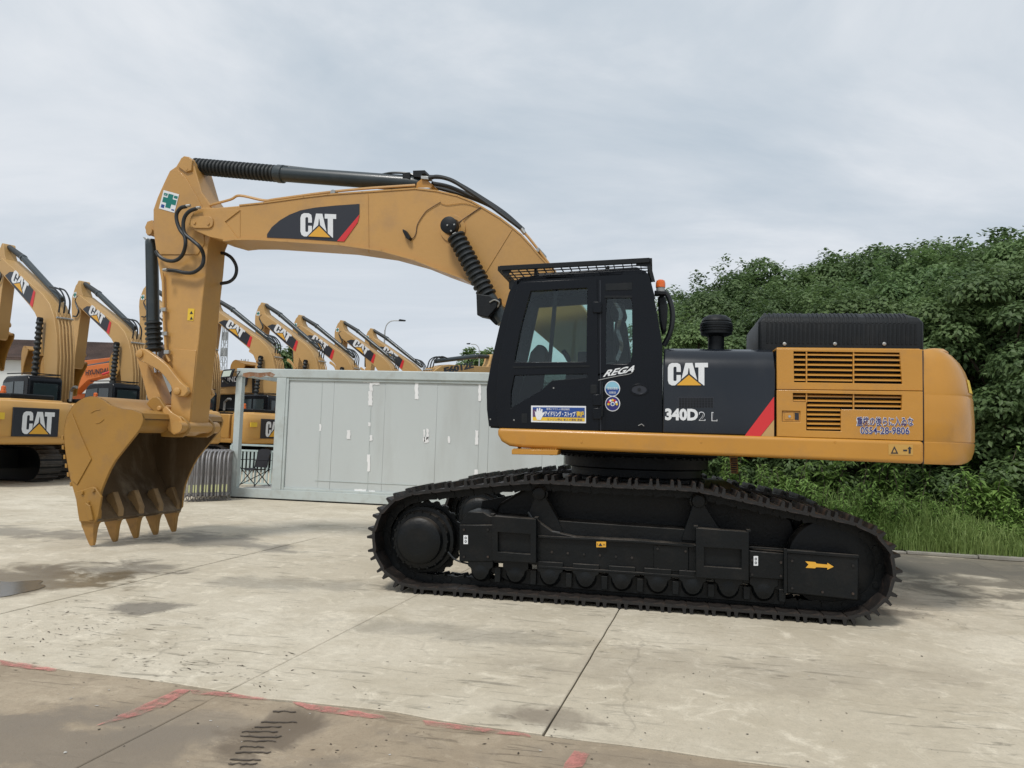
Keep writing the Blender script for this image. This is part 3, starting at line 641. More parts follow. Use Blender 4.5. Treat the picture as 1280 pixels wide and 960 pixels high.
# sticker with triangle and arrow on the skirt
ws = flat([at(x, y, YB - .03) for x, y in ((1110.5,555),(1141,555.8),(1141,569),(1110.5,568.2))], mat('sticker_pale_amber', (.5,.29,.07), .5), H, 'warning_sticker', .002)
tri = [(1113.5,567),(1118,557.5),(1122.8,567)]; tri2 = [(1115.6,565.6),(1118,560.4),(1120.6,565.6)]
MB().prism([[at(x, y, YB - .036) for x, y in tri], [at(x, y, YB - .036) for x, y in tri2]], (0,.001,0)).build('warning_triangle', LBLK, ws)
MB().prism([at(x, y, YB - .036) for x, y in [(1129,562),(1134,562),(1134,564),(1129,564)]], (0,.001,0)).build('warning_bar', LBLK, ws)
MB().prism([at(x, y, YB - .036) for x, y in [(1137,558),(1140,561),(1138.4,561),(1138.4,567),(1135.8,567),(1135.8,561),(1134.5,561)]], (0,.001,0)).build('warning_arrow', LBLK, ws)
fm = PR('far_side_ladder', [(912,571),(922,571),(923,592),(914,592)], YB + 2.95, .03, YEL, bevel=0)
for k in range(7): PR('ladder_slot', [(914,573+k*2.7),(921,573+k*2.7),(921,574.3+k*2.7),(914,574.3+k*2.7)], YB + 2.946, .004, LBLK, fm, 0)
# ---- engine deck, black part
ZD = 2.585; Y1 = YB + 2.90
def deck(name, pxa, pxb, mt, bev, zt_=ZD):
    xa, xb = at(pxa, 500, YB).x, at(pxb, 500, YB).x
    return MB().prism([(xa, YB, 1.716), (xa, YB, 2.36), (xa, YB + .035, 2.45), (xa, YB + .10, 2.54), (xa, YB + .22, zt_), (xa, Y1 - .2, zt_), (xa, Y1, 2.4), (xa, Y1, 1.716)], (xb - xa, 0, 0)).build(name, mt, H, bev)
sp_ = deck('side_panel', 829, 969, BLK, .012)
vg = [(847,496),(892,496),(892,509.5),(847,509.5)]
rec = PR('vent_recess', vg, YB - .001, .002, LBLK, sp_, 0)
for k in range(12):
    for j in range(4):
        x = 849 + k * 3.6; y = 497.6 + j * 3.1; PR('vent_slot', [(x, y), (x+2.3, y), (x+2.3, y+1.9), (x, y+1.9)], YB - .006, .006, BLKM, sp_, 0)
# red stripe and beige corner
flat([at(x, y, YB) for x, y in ((930.5,545),(967.5,496),(967.5,524),(950.5,545.3))], RED, sp_, 'red_stripe'); flat([at(x, y, YB) for x, y in ((951,545.3),(967.5,524.5),(967.5,545.8))], YBG, sp_, 'stripe_corner')
logo(at(834.8,481.8,YB), at(885,481.8,YB), at(834.8,453.8,YB), sp_, .004)
lettering('340D', at(831.3,525.4,YB), at(872.5,526,YB), at(831.3,510.4,YB), WHT, sp_, .05)
l2 = lettering('2', at(873.5,525.8,YB), at(881.6,526,YB), at(873.5,514.5,YB), WHT, sp_, .02); lettering('2', at(874.4,524.9,YB), at(880.8,525.1,YB), at(874.4,515.5,YB), LBLK, l2, -.004, .007, 'letter_inner')
l3 = lettering('L', at(889.4,526.3,YB), at(896.6,526.5,YB), at(889.4,515.2,YB), WHT, sp_, .03); lettering('L', at(890.3,525.3,YB), at(895.9,525.5,YB), at(890.3,516.0,YB), LBLK, l3, .004, .007, 'letter_inner')
# yellow part with louvres
g1 = [(992,439),(1124.6,440.6),(1128,480),(992.7,477.7)]
g2 = [(991.3,491),(1127.5,493.5),(1127.5,512.5),(1051.5,511.6),(1051.5,539),(1008,538),(1008,502.6),(991.3,502.2)]
xa, xb = at(971, 500, YB).x, at(1153, 500, YB).x
def yz(px, py): return at(px, py, YB)
up_ = PRH('engine_panel', [[(971,435.8),(1153,436.8),(1153.6,488.4),(971,486.4)], g1], YB, .04, YEL, H, .004)
lo_ = PRH('engine_panel', [[(971,487.2),(1153.6,489.2),(1154,551),(971,545.6)], g2, [(977.5,513.5),(1000.5,514),(1000.5,527.5),(977.5,527)]], YB - .012, .05, YEL, H, .005)
hb = MB().box(xa, xb, YB + .10, Y1 - .02, 1.716, 2.56).build('engine_housing', BLKM, H)
MB().prism([(xa, YB, 2.562), (xa, YB + .05, 2.59), (xa, Y1, 2.59), (xa, Y1, 2.562)], (xb - xa, 0, 0)).build('engine_deck', YEL, H, .012)
BRS = mat('shaded_louvre_paint', (.20,.115,.04), .5, 0, (.10,.06,.03), .4, 5, vary=.1)
def slats(panel, g, cols_, rows, ya, yb_, slope=.012):
    for k in range(rows):
        yy = ya + (yb_ - ya) * (k + .5) / rows
        for (a, b) in cols_(k):
            h = (yb_ - ya) / rows
            q = [at(a, yy + h * .12, YB), at(b, yy + h * .12 + (b - a) * slope, YB)]
            P = [q[0] + Vector((0, .010, 0)), q[0] + Vector((0, .012, .013)), q[0] + Vector((0, .055, .030)), q[0] + Vector((0, .058, .022))]
            MB().prism(P, q[1] - q[0]).build('louvre_slat', YEL, panel, 0)
slats(up_, g1, lambda k: [(992.3,1007.3),(1009,1066),(1068,1125.6 + k*.5)], 6, 440.2, 478.2, .014)
slats(lo_, g2, lambda k: [(991.6,1007.4),(1009,1066),(1068,1127.3)] if k < 1 else [(991.6,1007.4),(1009,1066),(1068,1127.3)] if k < 2 else [(1009,1066),(1068,1127.3)] if k < 3 else [(1009,1051)], 7, 491.6, 538.4, .016) if False else None
for k in range(8):
    yy = 494.6 + k * 5.75
    cs = [(991.6,1007.6)] if k < 2 else []
    cs += [(1009,1066),(1068,1127.3)] if k < 3 else [(1009,1051.2)]
    for a, b in cs:
        q0, q1 = at(a, yy + (a-991)*.014 + 1.2, YB), at(b, yy + (b-991)*.014 + 1.2, YB)
        P = [q0 + Vector((0, .012, 0)), q0 + Vector((0, .014, .012)), q0 + Vector((0, .050, .028)), q0 + Vector((0, .053, .020))]
        MB().prism(P, q1 - q0).build('louvre_slat', YEL, lo_)
for x in (1008.2, 1067): PR('grille_mullion', [(x-.8,439.5),(x+.8,439.5),(x+.8,479.5),(x-.8,479.5)], YB + .004, .03, YEL, up_, 0)
PR('grille_mullion', [(1007.4,491.5),(1009,491.5),(1009,503),(1007.4,503)], YB + .001, .03, YEL, lo_, 0); PR('grille_mullion', [(1066.2,492),(1067.8,492),(1067.8,512.5),(1066.2,512.5)], YB + .001, .03, YEL, lo_, 0)
lt = PR('door_latch', [(978,514),(1000,514.5),(1000,527),(978,526.5)], YB + .004, .02, YEL, lo_, 0); PR('latch_paddle', rr(981,516,992,524.5,1), YB - .002, .02, YEL, lt, .002); PR('latch_pocket', [(993.5,516),(998.5,516.3),(998.5,525),(993.5,524.6)], YB - .001, .006, LBLK, lt, 0)
MB().lathe(at(987, 520.5, YB - .008), (0,1,0), [(0,.012),(.008,.014)], 12).build('lock_barrel', CHR, lt)
# phone lettering: white outline under navy
JP = '重機の後らに入ゐな'
for (s, a, b, c_, d, bo) in ((JP, 1071, 1141.5, 532.6, 521, .01), ('0S54-28-9806', 1075.5, 1136.5, 542.4, 533.6, .012)):
    u_ = (d - c_)
    lw = lettering(s, at(a-.6, c_+.7, YB-.012), at(b+.6, c_+1.0, YB-.012), at(a-.6, d-.5, YB-.012), WHT, lo_, bo + .045, .003)
    lettering(s, at(a, c_, YB-.012), at(b, c_+.4, YB-.012), at(a, d, YB-.012), NAVY, lw, bo, .006, 'letter_inner')
# ---- counterweight
cw = MB(); vs = []; fs = []; NE = 2.2
lev = [(1.497,.15),(1.515,.09),(1.55,.04),(1.62,.01),(1.70,0),(1.703,0.012),(1.712,.012),(1.716,0),(1.9,.0),(2.02,.008),(2.135,.015),(2.145,.027),(2.155,.027),(2.165,.02),(2.30,.055),(2.40,.10),(2.48,.16),(2.55,.25),(2.585,.36)]
xc0 = at(1155.3, 500, YB).x; NP = 40
for z, ins in lev:
    A = .66 - ins; hw = 1.50 - (ins * .25 if z > 2.2 else ins * .15)
    for k in range(NP + 1):
        a = math.pi * k / NP; cx_, sx2 = math.cos(a), math.sin(a); n_ = NE
        vs.append((xc0 + .10 + A * abs(sx2) ** (2/n_), 9.33 - hw * (1 if cx_ > 0 else -1) * abs(cx_) ** (2/n_), z))
    vs.append((xc0, 9.33 + hw, z)); vs.append((xc0, 9.33 - hw, z))
n_ = NP + 3
for i in range(len(lev) - 1):
    for k in range(n_): fs.append((i*n_+k, i*n_+(k+1) % n_, (i+1)*n_+(k+1) % n_, (i+1)*n_+k))
fs.append(tuple(range(n_))); fs.append(tuple((len(lev)-1)*n_ + k for k in range(n_)))
CW = cw.add(vs, fs).build('counterweight', YEL, H, smooth=28)
MB().box(xc0 - .012, xc0 - .001, YB + .01, YB + 2.8, 1.5, 2.57).build('counterweight_seam', LBLK, CW)
q = at(1167, 433, YB + .4); MB().lathe((q.x, q.y, ZD - .03), (0,0,1), [(0,.13),(.04,.13),(.07,.09),(.08,.03)], 18).build('lifting_eye', YEL, CW)
def on_cw(px, py, Y): return at(px, py, Y)
# yellow sign on the rounded rear corner
yp = at(1205, 480, 8.3)
def cwpt(a, z, lift=.006):
    ins = .02 + (z - 2.165) * .27
    A = .66 - ins + lift; hw = 1.50 - ins*.25 + lift; cx_, sx2 = math.cos(a), math.sin(a)
    return Vector((xc0 + .10 + A * abs(sx2) ** (2/NE), 9.33 - hw * abs(cx_) ** (2/NE), z))
vs = []; fs = []; na, nz = 8, 5
for i in range(na):
    for j in range(nz): vs.append(cwpt(R(34 + i * 2.4), 2.19 + .13 * j / (nz-1), .006))
for i in range(na-1):
    for j in range(nz-1): fs.append((i*nz+j, (i+1)*nz+j, (i+1)*nz+j+1, i*nz+j+1))
MB().add(vs, fs).build('danger_sticker', STY, CW)
# ---- black box on the deck
YX = YB + .35
bxp = [(934,434),(1155,437),(1154.5,403.5),(1145,391.5),(1131,389.5),(952,390.5),(946,392),(935,404)]
q0 = at(948, 434, YX); q1 = at(1155.5, 436, YX); zb_ = ZD - .01; ztp = at(1050, 389.5, YX).z; zc = at(1050, 402.5, YX).z
def oct_(x0, x1, y0, y1, ch): return [(x0+ch*.5,y0),(x1-ch*.5,y0),(x1,y0+ch*.5),(x1,y1),(x0,y1),(x0,y0+ch*.5)]
vs = []
for z, i in ((zb_, 0), (zc, 0.0), (zc + .05, .03), (ztp - .012, .12), (ztp, .16)):
    for x, y in ((q0.x+.02, YX), (q1.x-.02, YX), (q1.x, YX+.03), (q1.x, YX + 1.1), (q0.x, YX+1.1), (q0.x, YX+.03)):
        vs.append((x + (i if x < q0.x + .1 else -i), y + (i * .9 if y < YX + .5 else -i), z))
fs = [(k*6+j, k*6+(j+1) % 6, (k+1)*6+(j+1) % 6, (k+1)*6+j) for k in range(4) for j in range(6)] + [tuple(range(6)), tuple(24 + j for j in range(6))]
BX = MB().add(vs, fs).build('engine_hood_box', BLKM, H, .012)
for k in range(33):
    if k in (9, 22): continue
    px = 957 + k * 5.5; a = at(px, 402, YX); 
    MB().prism([(a.x, YX - .004, zc - .01), (a.x, YX + .02, zc + .055), (a.x, YX + .10, ztp - .008), (a.x, YX + .13, ztp + .005), (a.x, YX + .9, ztp + .005), (a.x, YX + .9, ztp - .02), (a.x, YX + .02, zc - .02)], (.022, 0, 0)).build('hood_rib', BLKM, BX, .003)
for k in range(34):
    a = at(958 + k * 5.6, 415, YX); MB().box(a.x, a.x + .02, YX - .005, YX + .01, zb_ + .09, zc - .012).build('hood_rib', BLKM, BX, .002)
for px in (980.5, 1043.5, 1105): q = at(px, 430, YX); MB().lathe((q.x, YX - .016, q.z), (0,1,0), [(0,.008),(.004,.018),(.014,.018)], 12).build('hood_bolt', STL, BX)
# ---- dust cap (pre-cleaner)
pc_ = at(895, 433, YB + .62); rs_ = .165
zq = lambda py: at(895, py, YB + .62).z
PCN = MB().lathe((pc_.x, pc_.y, ZD - .02), (0,0,1), [(0,.085),(zq(421)-ZD+.02,.085),(zq(420)-ZD+.02,.13),(zq(418)-ZD+.02,.165),(zq(405)-ZD+.02,.17),(zq(403.5)-ZD+.02,.155),(zq(402)-ZD+.02,.158),(zq(398)-ZD+.02,.14),(zq(395)-ZD+.02,.10),(zq(394)-ZD+.02,.05)], 32).build('pre_cleaner', BLKM, H)
for z in (408, 411, 414): MB().lathe((pc_.x, pc_.y, zq(z)), (0,0,1), [(0,.168),(.002,.174),(.012,.174),(.014,.168)], 32).build('cleaner_rib', BLKM, PCN)
# ---- cab
CABW = 1.02
outl = [(611,533),(608.5,512),(608,486),(614,452),(625,405),(636,366),(643,352),(652,346.5),(678,343.5),(740,340),(798,336.8),(806,338),(812,345),(817,368),(823,400),(828,432),(828.3,541)]
wup = [(661.5,362),(700,359.5),(736,357.5),(735,454),(640.5,454.5),(641.5,446),(650,405)]
wlo = [(641,467),(736,465),(736,473.5),(691,477.5),(676,491),(641,511),(636,513),(636.5,490)]
wre = [(758.5,372.5),(787.5,372.5),(790,378),(790.5,440),(788.5,452),(783,455),(757.5,455),(757.5,400)]
cs_ = PRH('cab_side', [outl, wup, wlo, wre], YC, .045, BLKC, H, .006)
dout = [(655,352.5),(700,350),(746,348.5),(748.5,536),(748.5,539),(625,534.5),(621.5,530),(620,500),(623,455),(638,386),(647,358)]
gr = 3
wup2 = [(663.5,364),(700,361.5),(734,359.8),(733,452.3),(643,452.8),(643.8,446),(652,405)]
wlo2 = [(643,469),(734,467.2),(734,471.8),(690,475.6),(675,489),(641,508.5),(638,510.5),(638.5,490)]
dr = PRH('cab_door', [dout, wup2, wlo2], YC - .018, .03, BLKC, H, .006)
PR('door_window', wup, YC + .015, .006, GLS, dr, 0); PR('door_lower_window', wlo, YC + .015, .006, GLD, dr, 0)
PR('window_divider', [(692.5,361),(697.5,360.5),(689,453),(684.5,453)], YC + .022, .03, BLKC, dr, 0)
PR('window_rail', [(641,458),(737,456.5),(737,458.5),(641,460)], YC - .024, .01, BLKM, dr, 0)
PR('rear_side_window', wre, YC + .015, .006, GLS, cs_, 0)
PR('window_seal', [(755.5,369.5),(790,369.5),(790,372.3),(755.5,372.3)], YC - .008, .01, BLKM, cs_, 0)
PR('upper_trim_bar', [(757,354.5),(790,353),(790,362),(757,363)], YC - .006, .01, BLKM, cs_, 0)
for y in (384, 500, 517): PR('door_hinge', [(741,y-7),(752,y-7),(752,y+7),(741,y+7)], YC - .035, .03, BLKC, dr, .006)
sw = crom([at(x, y, YC - .006) for x, y in ((634,521),(645,512),(672,500),(710,486),(745,476),(770,470.5),(788,467),(793,461))], 5)
MB().tube(sw, .0035, 6).build('side_moulding', GREY, cs_)
# far side, roof, rear, front
D = Vector((0, CABW, 0))
farw = [(655,364),(735,358),(738,470),(640,500),(632,470)]
farr = [(760,366),(800,366),(806,470),(762,474)]
MB().prism([[at(x, y, YC) + D for x, y in l] for l in (outl, farw, farr)], (0, .045, 0)).build('cab_far_side', BLKC, H, .004)
MB().prism([at(x, y, YC) + D + Vector((0,.02,0)) for x, y in farw], (0,.005,0)).build('far_window', GLS2, H); MB().prism([at(x, y, YC) + D + Vector((0,.02,0)) for x, y in farr], (0,.005,0)).build('far_window', GLS2, H)
def strip(name, pts, mt, y0=.045, y1=CABW, th=.03, par=H, bev=.004, down=True):
    P = [at(x, y, YC) for x, y in pts]; Q = [p + Vector((0, 0, -th)) if down else p + Vector((th, 0, 0)) for p in reversed(P)]
    return MB().prism([p + Vector((0, y0, 0)) for p in P + Q], (0, y1 - y0, 0)).build(name, mt, par, bev)
strip('cab_roof', [(646,351),(652,346.5),(678,343.5),(740,340),(798,336.8),(806,338)], BLKC, 0, CABW + .045, .05)
PR('roof_cap', [(660,345.5),(676,341.5),(740,337),(795,333.5),(799,334.5),(801,338),(670,346)], YC + .07, .86, BLKC, bevel=.015)
strip('cab_rear_wall', [(823,400),(828,432),(828,541)], BLKC, .045, CABW, -.04, down=False); strip('cab_rear_post', [(812,345),(817,368),(823,400)], BLKC, .045, .13, -.05, down=False)
strip('cab_rear_post', [(812,345),(817,368),(823,400)], BLKC, CABW - .1, CABW, -.05, down=False)
strip('windscreen', [(645,354),(636,370),(625,407),(614,454),(609,486),(609,512)], GLS2, .05, CABW, .006, down=False)
strip('windscreen_frame', [(644,352),(636,366),(625,405),(614,452),(608,486),(608.5,512),(611,533)], BLKC, .045, .10, .035, down=False); strip('windscreen_frame', [(644,352),(636,366),(625,405),(614,452),(608,486),(608.5,512),(611,533)], BLKC, CABW - .06, CABW, .035, down=False)
strip('front_lower_panel', [(608.5,505),(611,533)], BLKC, .045, CABW, .03, down=False)
strip('cab_floor', [(612,530),(828,540)], BLKM, .045, CABW, .04)
# lamp-like visor at the front corner
PR('front_visor', [(636,352),(641,349),(646,356),(640,362),(636,361)], YC + .05, .06, BLKM)
# seat, console, monitor, wheel post inside
sy = YC + .32
seat = PR('seat_back', [(772,475),(790,470),(786,430),(782,400),(773,398),(768,404),(766,440)], sy, .46, SEAT, bevel=.03)
PR('head_rest', [(763,384),(768,378),(780,379),(783,392),(780,400),(768,400),(763,394)], sy + .08, .30, SEAT, bevel=.03); PR('seat_cushion', [(718,478),(772,470),(776,484),(722,492)], sy, .48, SEAT, bevel=.03)
PR('seat_base', [(730,492),(778,486),(778,528),(735,528)], sy + .05, .36, CABIN, bevel=.02)
for yy in (YC + .13, YC + .83):
    PR('control_console', [(708,460),(768,452),(770,470),(730,490),(706,480)], yy, .12, CABIN, bevel=.015)
    jl = crom([at(714, 462, yy+.06), at(711, 450, yy+.06), at(704, 438, yy+.06)], 4); MB().tube(jl, [.015]*4 + [.026]*(len(jl)-4), 8).build('control_lever', BLKM, H)
PR('front_console', [(640,520),(672,515),(678,470),(684,440),(680,432),(672,430),(663,440),(655,470)], YC + .36, .18, CABIN, bevel=.02)
PR('display_monitor', [(722,440),(736,439),(736,456),(722,457)], YC + .84, .04, BLKM, bevel=.01)
MB().tube([at(670, 500, YC+.45), at(668, 445, YC+.45)], .02, 8).build('travel_lever', BLKM, H); MB().tube([at(660, 505, YC+.5), at(655, 470, YC+.5)], .015, 8).build('travel_lever', BLKM, H)
# pale protective film hanging behind the rear pane
fl = crom([at(766, 374, YC+.1), at(776, 392, YC+.1), at(772, 412, YC+.1), at(777, 432, YC+.1), at(770, 452, YC+.1)], 5)
mb = MB(); vs = []
for p in fl: vs += [p + Vector((-.02, .01*math.sin(p.z*30), 0)), p + Vector((.02, .01*math.cos(p.z*25), 0))]
mb.add(vs, [(2*i, 2*i+1, 2*i+3, 2*i+2) for i in range(len(fl)-1)]).build('clear_film', glass('creased_film', (.8,.82,.82), 4.5), cs_, smooth=0)
lettering('REGA', at(753.5,471.5,YC), at(791.5,465,YC), at(753.5,462.5,YC)+Vector((.045,0,0)), WHT, cs_, .03, .008, shear=.1)
# round and long stickers
def disc(cx, cy, r_, mt, par, lift, Y=YC, name='round_sticker'): return flat([at(x, y, Y) for x, y in circ(cx, cy, r_, r_*1.02, 28)], mt, par, name, lift)
s1 = disc(765.5,485.8,9.6,WHT,cs_,.002); disc(765.5,485.8,8.6,BLUE,s1,.004,name='sticker_print')
flat([at(765.5 + 8.6*math.cos(R(a)), 485.8 + 8.6*math.sin(R(a)), YC) for a in range(180, 361, 12)], LBLU, s1, 'sticker_print', .006)
lettering('環境対策機', at(759,487.2,YC), at(772,487.4,YC), at(759,483.6,YC), WHT, s1, .0, .009); lettering('低騒音', at(761,492,YC), at(770,492.2,YC), at(761,489.2,YC), WHT, s1, 0, .009)
s2 = disc(765.8,504.6,9.4,WHT,cs_,.002); disc(765.8,504.6,8.4,NAVY,s2,.004,name='sticker_print')
for k in range(7):
    a = R(180 + 30*k); disc(765.8 + 5.2*math.cos(a), 505.2 + 5.0*math.sin(a), 1.5, (STY, RED, WHT)[k % 3], s2, .006, name='sticker_print')
disc(765.8, 505, 2.6, WHT, s2, .006, name='sticker_print'); disc(765.8, 505, 1.6, BLUE, s2, .008, name='sticker_print')
YD = YC - .018
ls = flat([at(x, y, YD) for x, y in ((664,507),(732.5,507.6),(732.5,529),(664,527.6))], WHT, dr, 'slogan_sticker', .003)
flat([at(x, y, YD) for x, y in ((666,509),(731,509.6),(731,522.2),(666,521))], BLUE, ls, 'sticker_print', .005); flat([at(x, y, YD) for x, y in ((666,521.2),(731,522.4),(731,526.8),(666,525.6))], STY, ls, 'sticker_print', .005)
flat([at(x, y, YD) for x, y in ((666,512),(670,512),(670,521),(666,521))], PURP, ls, 'sticker_print', .0065)
hand = [(668.5,513.5),(670.5,515.5),(671,510.5),(672.6,510.3),(673.3,514.5),(674,509.8),(675.6,509.9),(675.8,514.6),(677,511),(678.4,511.6),(678,516),(680.3,515),(681.3,516.2),(678,521),(676,525),(671.5,524.8),(669.5,520)]
MB().add(*fillpoly([at(x, y, YD) + Vector((0,-.009,0)) for x, y in hand])).build('hand_print', WHT, ls, smooth=0)
lettering('アイドリング・ストップ', at(681,520.6,YD), at(719.5,521.4,YD), at(681,513.6,YD), WHT, ls, .035, .009); lettering('建設', at(720.5,521.4,YD), at(730.3,521.6,YD), at(720.5,513.8,YD), STY, ls, .03, .009)
lettering('環境にやさしい建設機械', at(683,512.6,YD), at(712,513,YD), at(683,510,YD), WHT, ls, 0, .009); lettering('エンジン停止 省エネ運転 建設', at(684,525.6,YD), at(728,526.2,YD), at(684,522.8,YD), NAVY, ls, .0, .009)
hr = MB().prism([[at(x, y, YC) for x, y in circ(799, 487, 12, 7.5, 24)], [at(x, y, YC) for x, y in circ(799, 487, 9.5, 5.5, 24)]], (0, -.008, 0)).build('handle_rim', BLKC, cs_, .003)
MB().prism([at(x, y, YC - .001) for x, y in circ(799, 487, 9.5, 5.5, 24)], (0,-.001,0)).build('handle_recess', LBLK, cs_); MB().lathe(at(799, 487, YC - .002), (0,-1,0), [(0,.018),(.006,.018)], 12).build('handle_lock', BLKM, cs_)
for x, y in ((642.5,525),(613,524),(692,485)): MB().lathe(at(x, y, YD), (0,-1,0), [(0,.008),(.004,.008)], 8).build('cab_bolt', STL, dr)
MB().tube([at(798,532,YC-.01), at(802,530,YC-.02), at(805,532.5,YC-.01)], .004, 6).build('small_hook', GREY, cs_)
PR('door_foot_plate', [(652,517),(659,516.5),(659,529),(652,528.6)], YD - .004, .006, BLKM, dr, 0)
MB().tube(crom([at(752.5, 520, YD-.05), at(753, 500, YD-.06), at(752.5, 478, YD-.05)], 4), .009, 8).build('door_grab_handle', BLKM, dr)
PR('door_latch_plate', rr(738,481,746,492,1.5), YD - .008, .01, BLKM, dr, .002)
PR('door_seam', [(749.6,350),(750.6,350),(751.4,539),(750.4,539)], YC - .002, .002, LBLK, cs_, 0)
# ---- roof guard
G0, G1 = at(625, 335.5, YC), at(812, 325.5, YC); W_ = 1.0
gd = bpy.data.objects.new('roof_guard', None); col.objects.link(gd); gd.parent = H; gd.matrix_parent_inverse = Matrix.Translation(-HX)
for dy in (0, W_): MB().bar(G0 + Vector((0, dy, 0)), G1 + Vector((0, dy, 0)), .04, .05).build('guard_rail', BLKM, gd, .004)
for p in (G0, G1): MB().bar(p, p + Vector((0, W_, 0)), .05, .05).build('guard_rail', BLKM, gd, .004)
for k in range(1, 17): p = G0.lerp(G1, k / 17); MB().bar(p + Vector((0, 0, -.01)), p + Vector((0, W_, -.01)), .008, .014).build('guard_bar', BLKM, gd)
for k in range(1, 7): MB().bar(G0 + Vector((.02, W_*k/7, -.015)), G1 + Vector((0, W_*k/7, -.015)), .008, .012).build('guard_bar', BLKM, gd)
for dy in (0, W_ - .02):
    MB().prism([q + Vector((0, dy, 0)) for q in (at(624.5,334,YC), at(640,335.5,YC), at(634,345,YC), at(630,343,YC))], (0,.02,0)).build('guard_bracket', BLKM, gd)
    MB().prism([q + Vector((0, dy, 0)) for q in (at(795,325.5,YC), at(812,324.5,YC), at(819,352,YC), at(815,352,YC), at(809,333,YC), at(795,332,YC))], (0,.02,0)).build('guard_bracket', BLKM, gd)
for px in (670, 760): q = at(px, 333, YC + .1); MB().bar(q, q + Vector((0,0,-.10)), .03, .05).build('guard_foot', BLKM, gd); MB().bar(q + Vector((0,.8,0)), q + Vector((0,.8,-.10)), .03, .05).build('guard_foot', BLKM, gd)
# ---- beacon, bent hose loop behind the cab
b_ = at(825.5, 366, YC + .3); z = lambda py: at(825, py, YC + .3).z - b_.z
bc_ = MB().lathe(b_, (0,0,1), [(0,.045),(z(359.5),.045)], 18).build('beacon', GREY, H)
MB().lathe(b_ + Vector((0,0,z(359.5))), (0,0,1), [(0,.05),(z(354)-z(359.5),.05),(z(351)-z(359.5),.043),(z(349.8)-z(359.5),.025)], 18).build('beacon_lens', OLAMP, bc_)
PR('beacon_bracket', [(818,363),(832,364),(832,368),(818,368)], YC + .24, .12, BLKM)
hl = crom([at(x, y, YC + .45) for x, y in ((829,364),(836,372),(840.5,390),(839.5,408),(835,422),(829.5,432))], 6)
MB().tube(hl, .028, 10).build('intake_hose', HOSE, H)
PR('rear_lamp_housing', [(822,370),(832,370),(835,385),(833,412),(828,416),(824,400)], YC + .3, .25, BLKM, bevel=.02)

# ------------------------------------------------------------------ boom, stick, bucket
up_e = [(239,270),(243,263),(252,259.5),(272,259.5),(300,257),(330,254),(380,247),(410,243.5),(453,240.5),(490,238),(519,236),(546,239),(572,245),(590,252),(604,260),(625.6,273),(640,284),(652,294),(664,307),(673,318),(685,331),(698,346),(722,375),(750,412),(775,450),(785,475)]
lo_e = [(772,492),(752,486),(735,470),(711,450),(667,412),(640,390),(620,374),(599,360),(580.5,348.5),(560,341),(546,336),(519,325),(477,313.5),(424,306),(360,302),(320,299.5),(294,299.5),(280,301),(262,296),(244,289),(238,280)]
BM = PF('boom', up_e + lo_e, -.29, .58, YARM, bevel=.012)
# welded flange lips along the lower and upper edges
def lip(name, px, off, w, h, par, mt=YARM):
    P = [fr(x, y, off) for x, y in px]; mb = MB()
    for a, b in zip(P, P[1:]): mb.bar(a, b + (b - a) * .02, w, h, (0, 0, 1))
    return mb.build(name, mt, par, 0)
lwd = list(reversed(lo_e[4:18]))
lip('lower_flange', lwd, -.30, .05, .022, BM)
lip('upper_flange', up_e[4:22], -.28, .04, .02, BM)
PF('boom_end_plate', [(236,281),(239,270),(246,263),(256,262),(300,262.5),(281,277),(297,298),(282,300),(262,296),(244,288)], -.305, .016, YARM, BM, .003)
PF('pin_lock_plate', rr(238,270,266,285,6), -.325, .02, YARM, BM, .004)
for x, y in ((243.5,278.5),(260.5,279.5)): MB().lathe(fr(x, y, -.325), -FV, [(0,.022),(.014,.020)], 12).build('pin_bolt', YARM, BM)
# reinforced ring round the cylinder pin
rg = fr(566, 287, -.29); MB().prism([[fr(x, y, -.29) for x, y in circ(566,286,16,17,32)], [fr(x, y, -.29) for x, y in circ(566,286,11,12,32)]], -FV * .02).build('pin_boss_ring', YARM, BM, .006)
for x0_, y0_, x1_, y1_ in ((460,243,461,316),(300,263,300,296),(640,287,600,352)):
    MB().tube([fr(x0_, y0_, -.292), fr(x1_, y1_, -.292)], .006, 6).build('weld_bead', YARM, BM)
# boom decal
dcl = [(334,293),(340,284),(350,275.5),(362,268.5),(376,263),(395,259.5),(420,257),(449.5,255),(449.5,268),(424.5,302),(380,299),(334,297)]
dc = flat([fr(x, y, -.29) for x, y in dcl], LBLK, BM, 'boom_decal', .004)
flat([fr(x, y, -.29) for x, y in ((449.8,268),(447.5,278),(430.5,302),(421.5,301.6))], RED, BM, 'red_stripe', .007)
logo(fr(376,295.5,-.29), fr(420.8,297.5,-.29), fr(376,266.5,-.29), dc, .010)
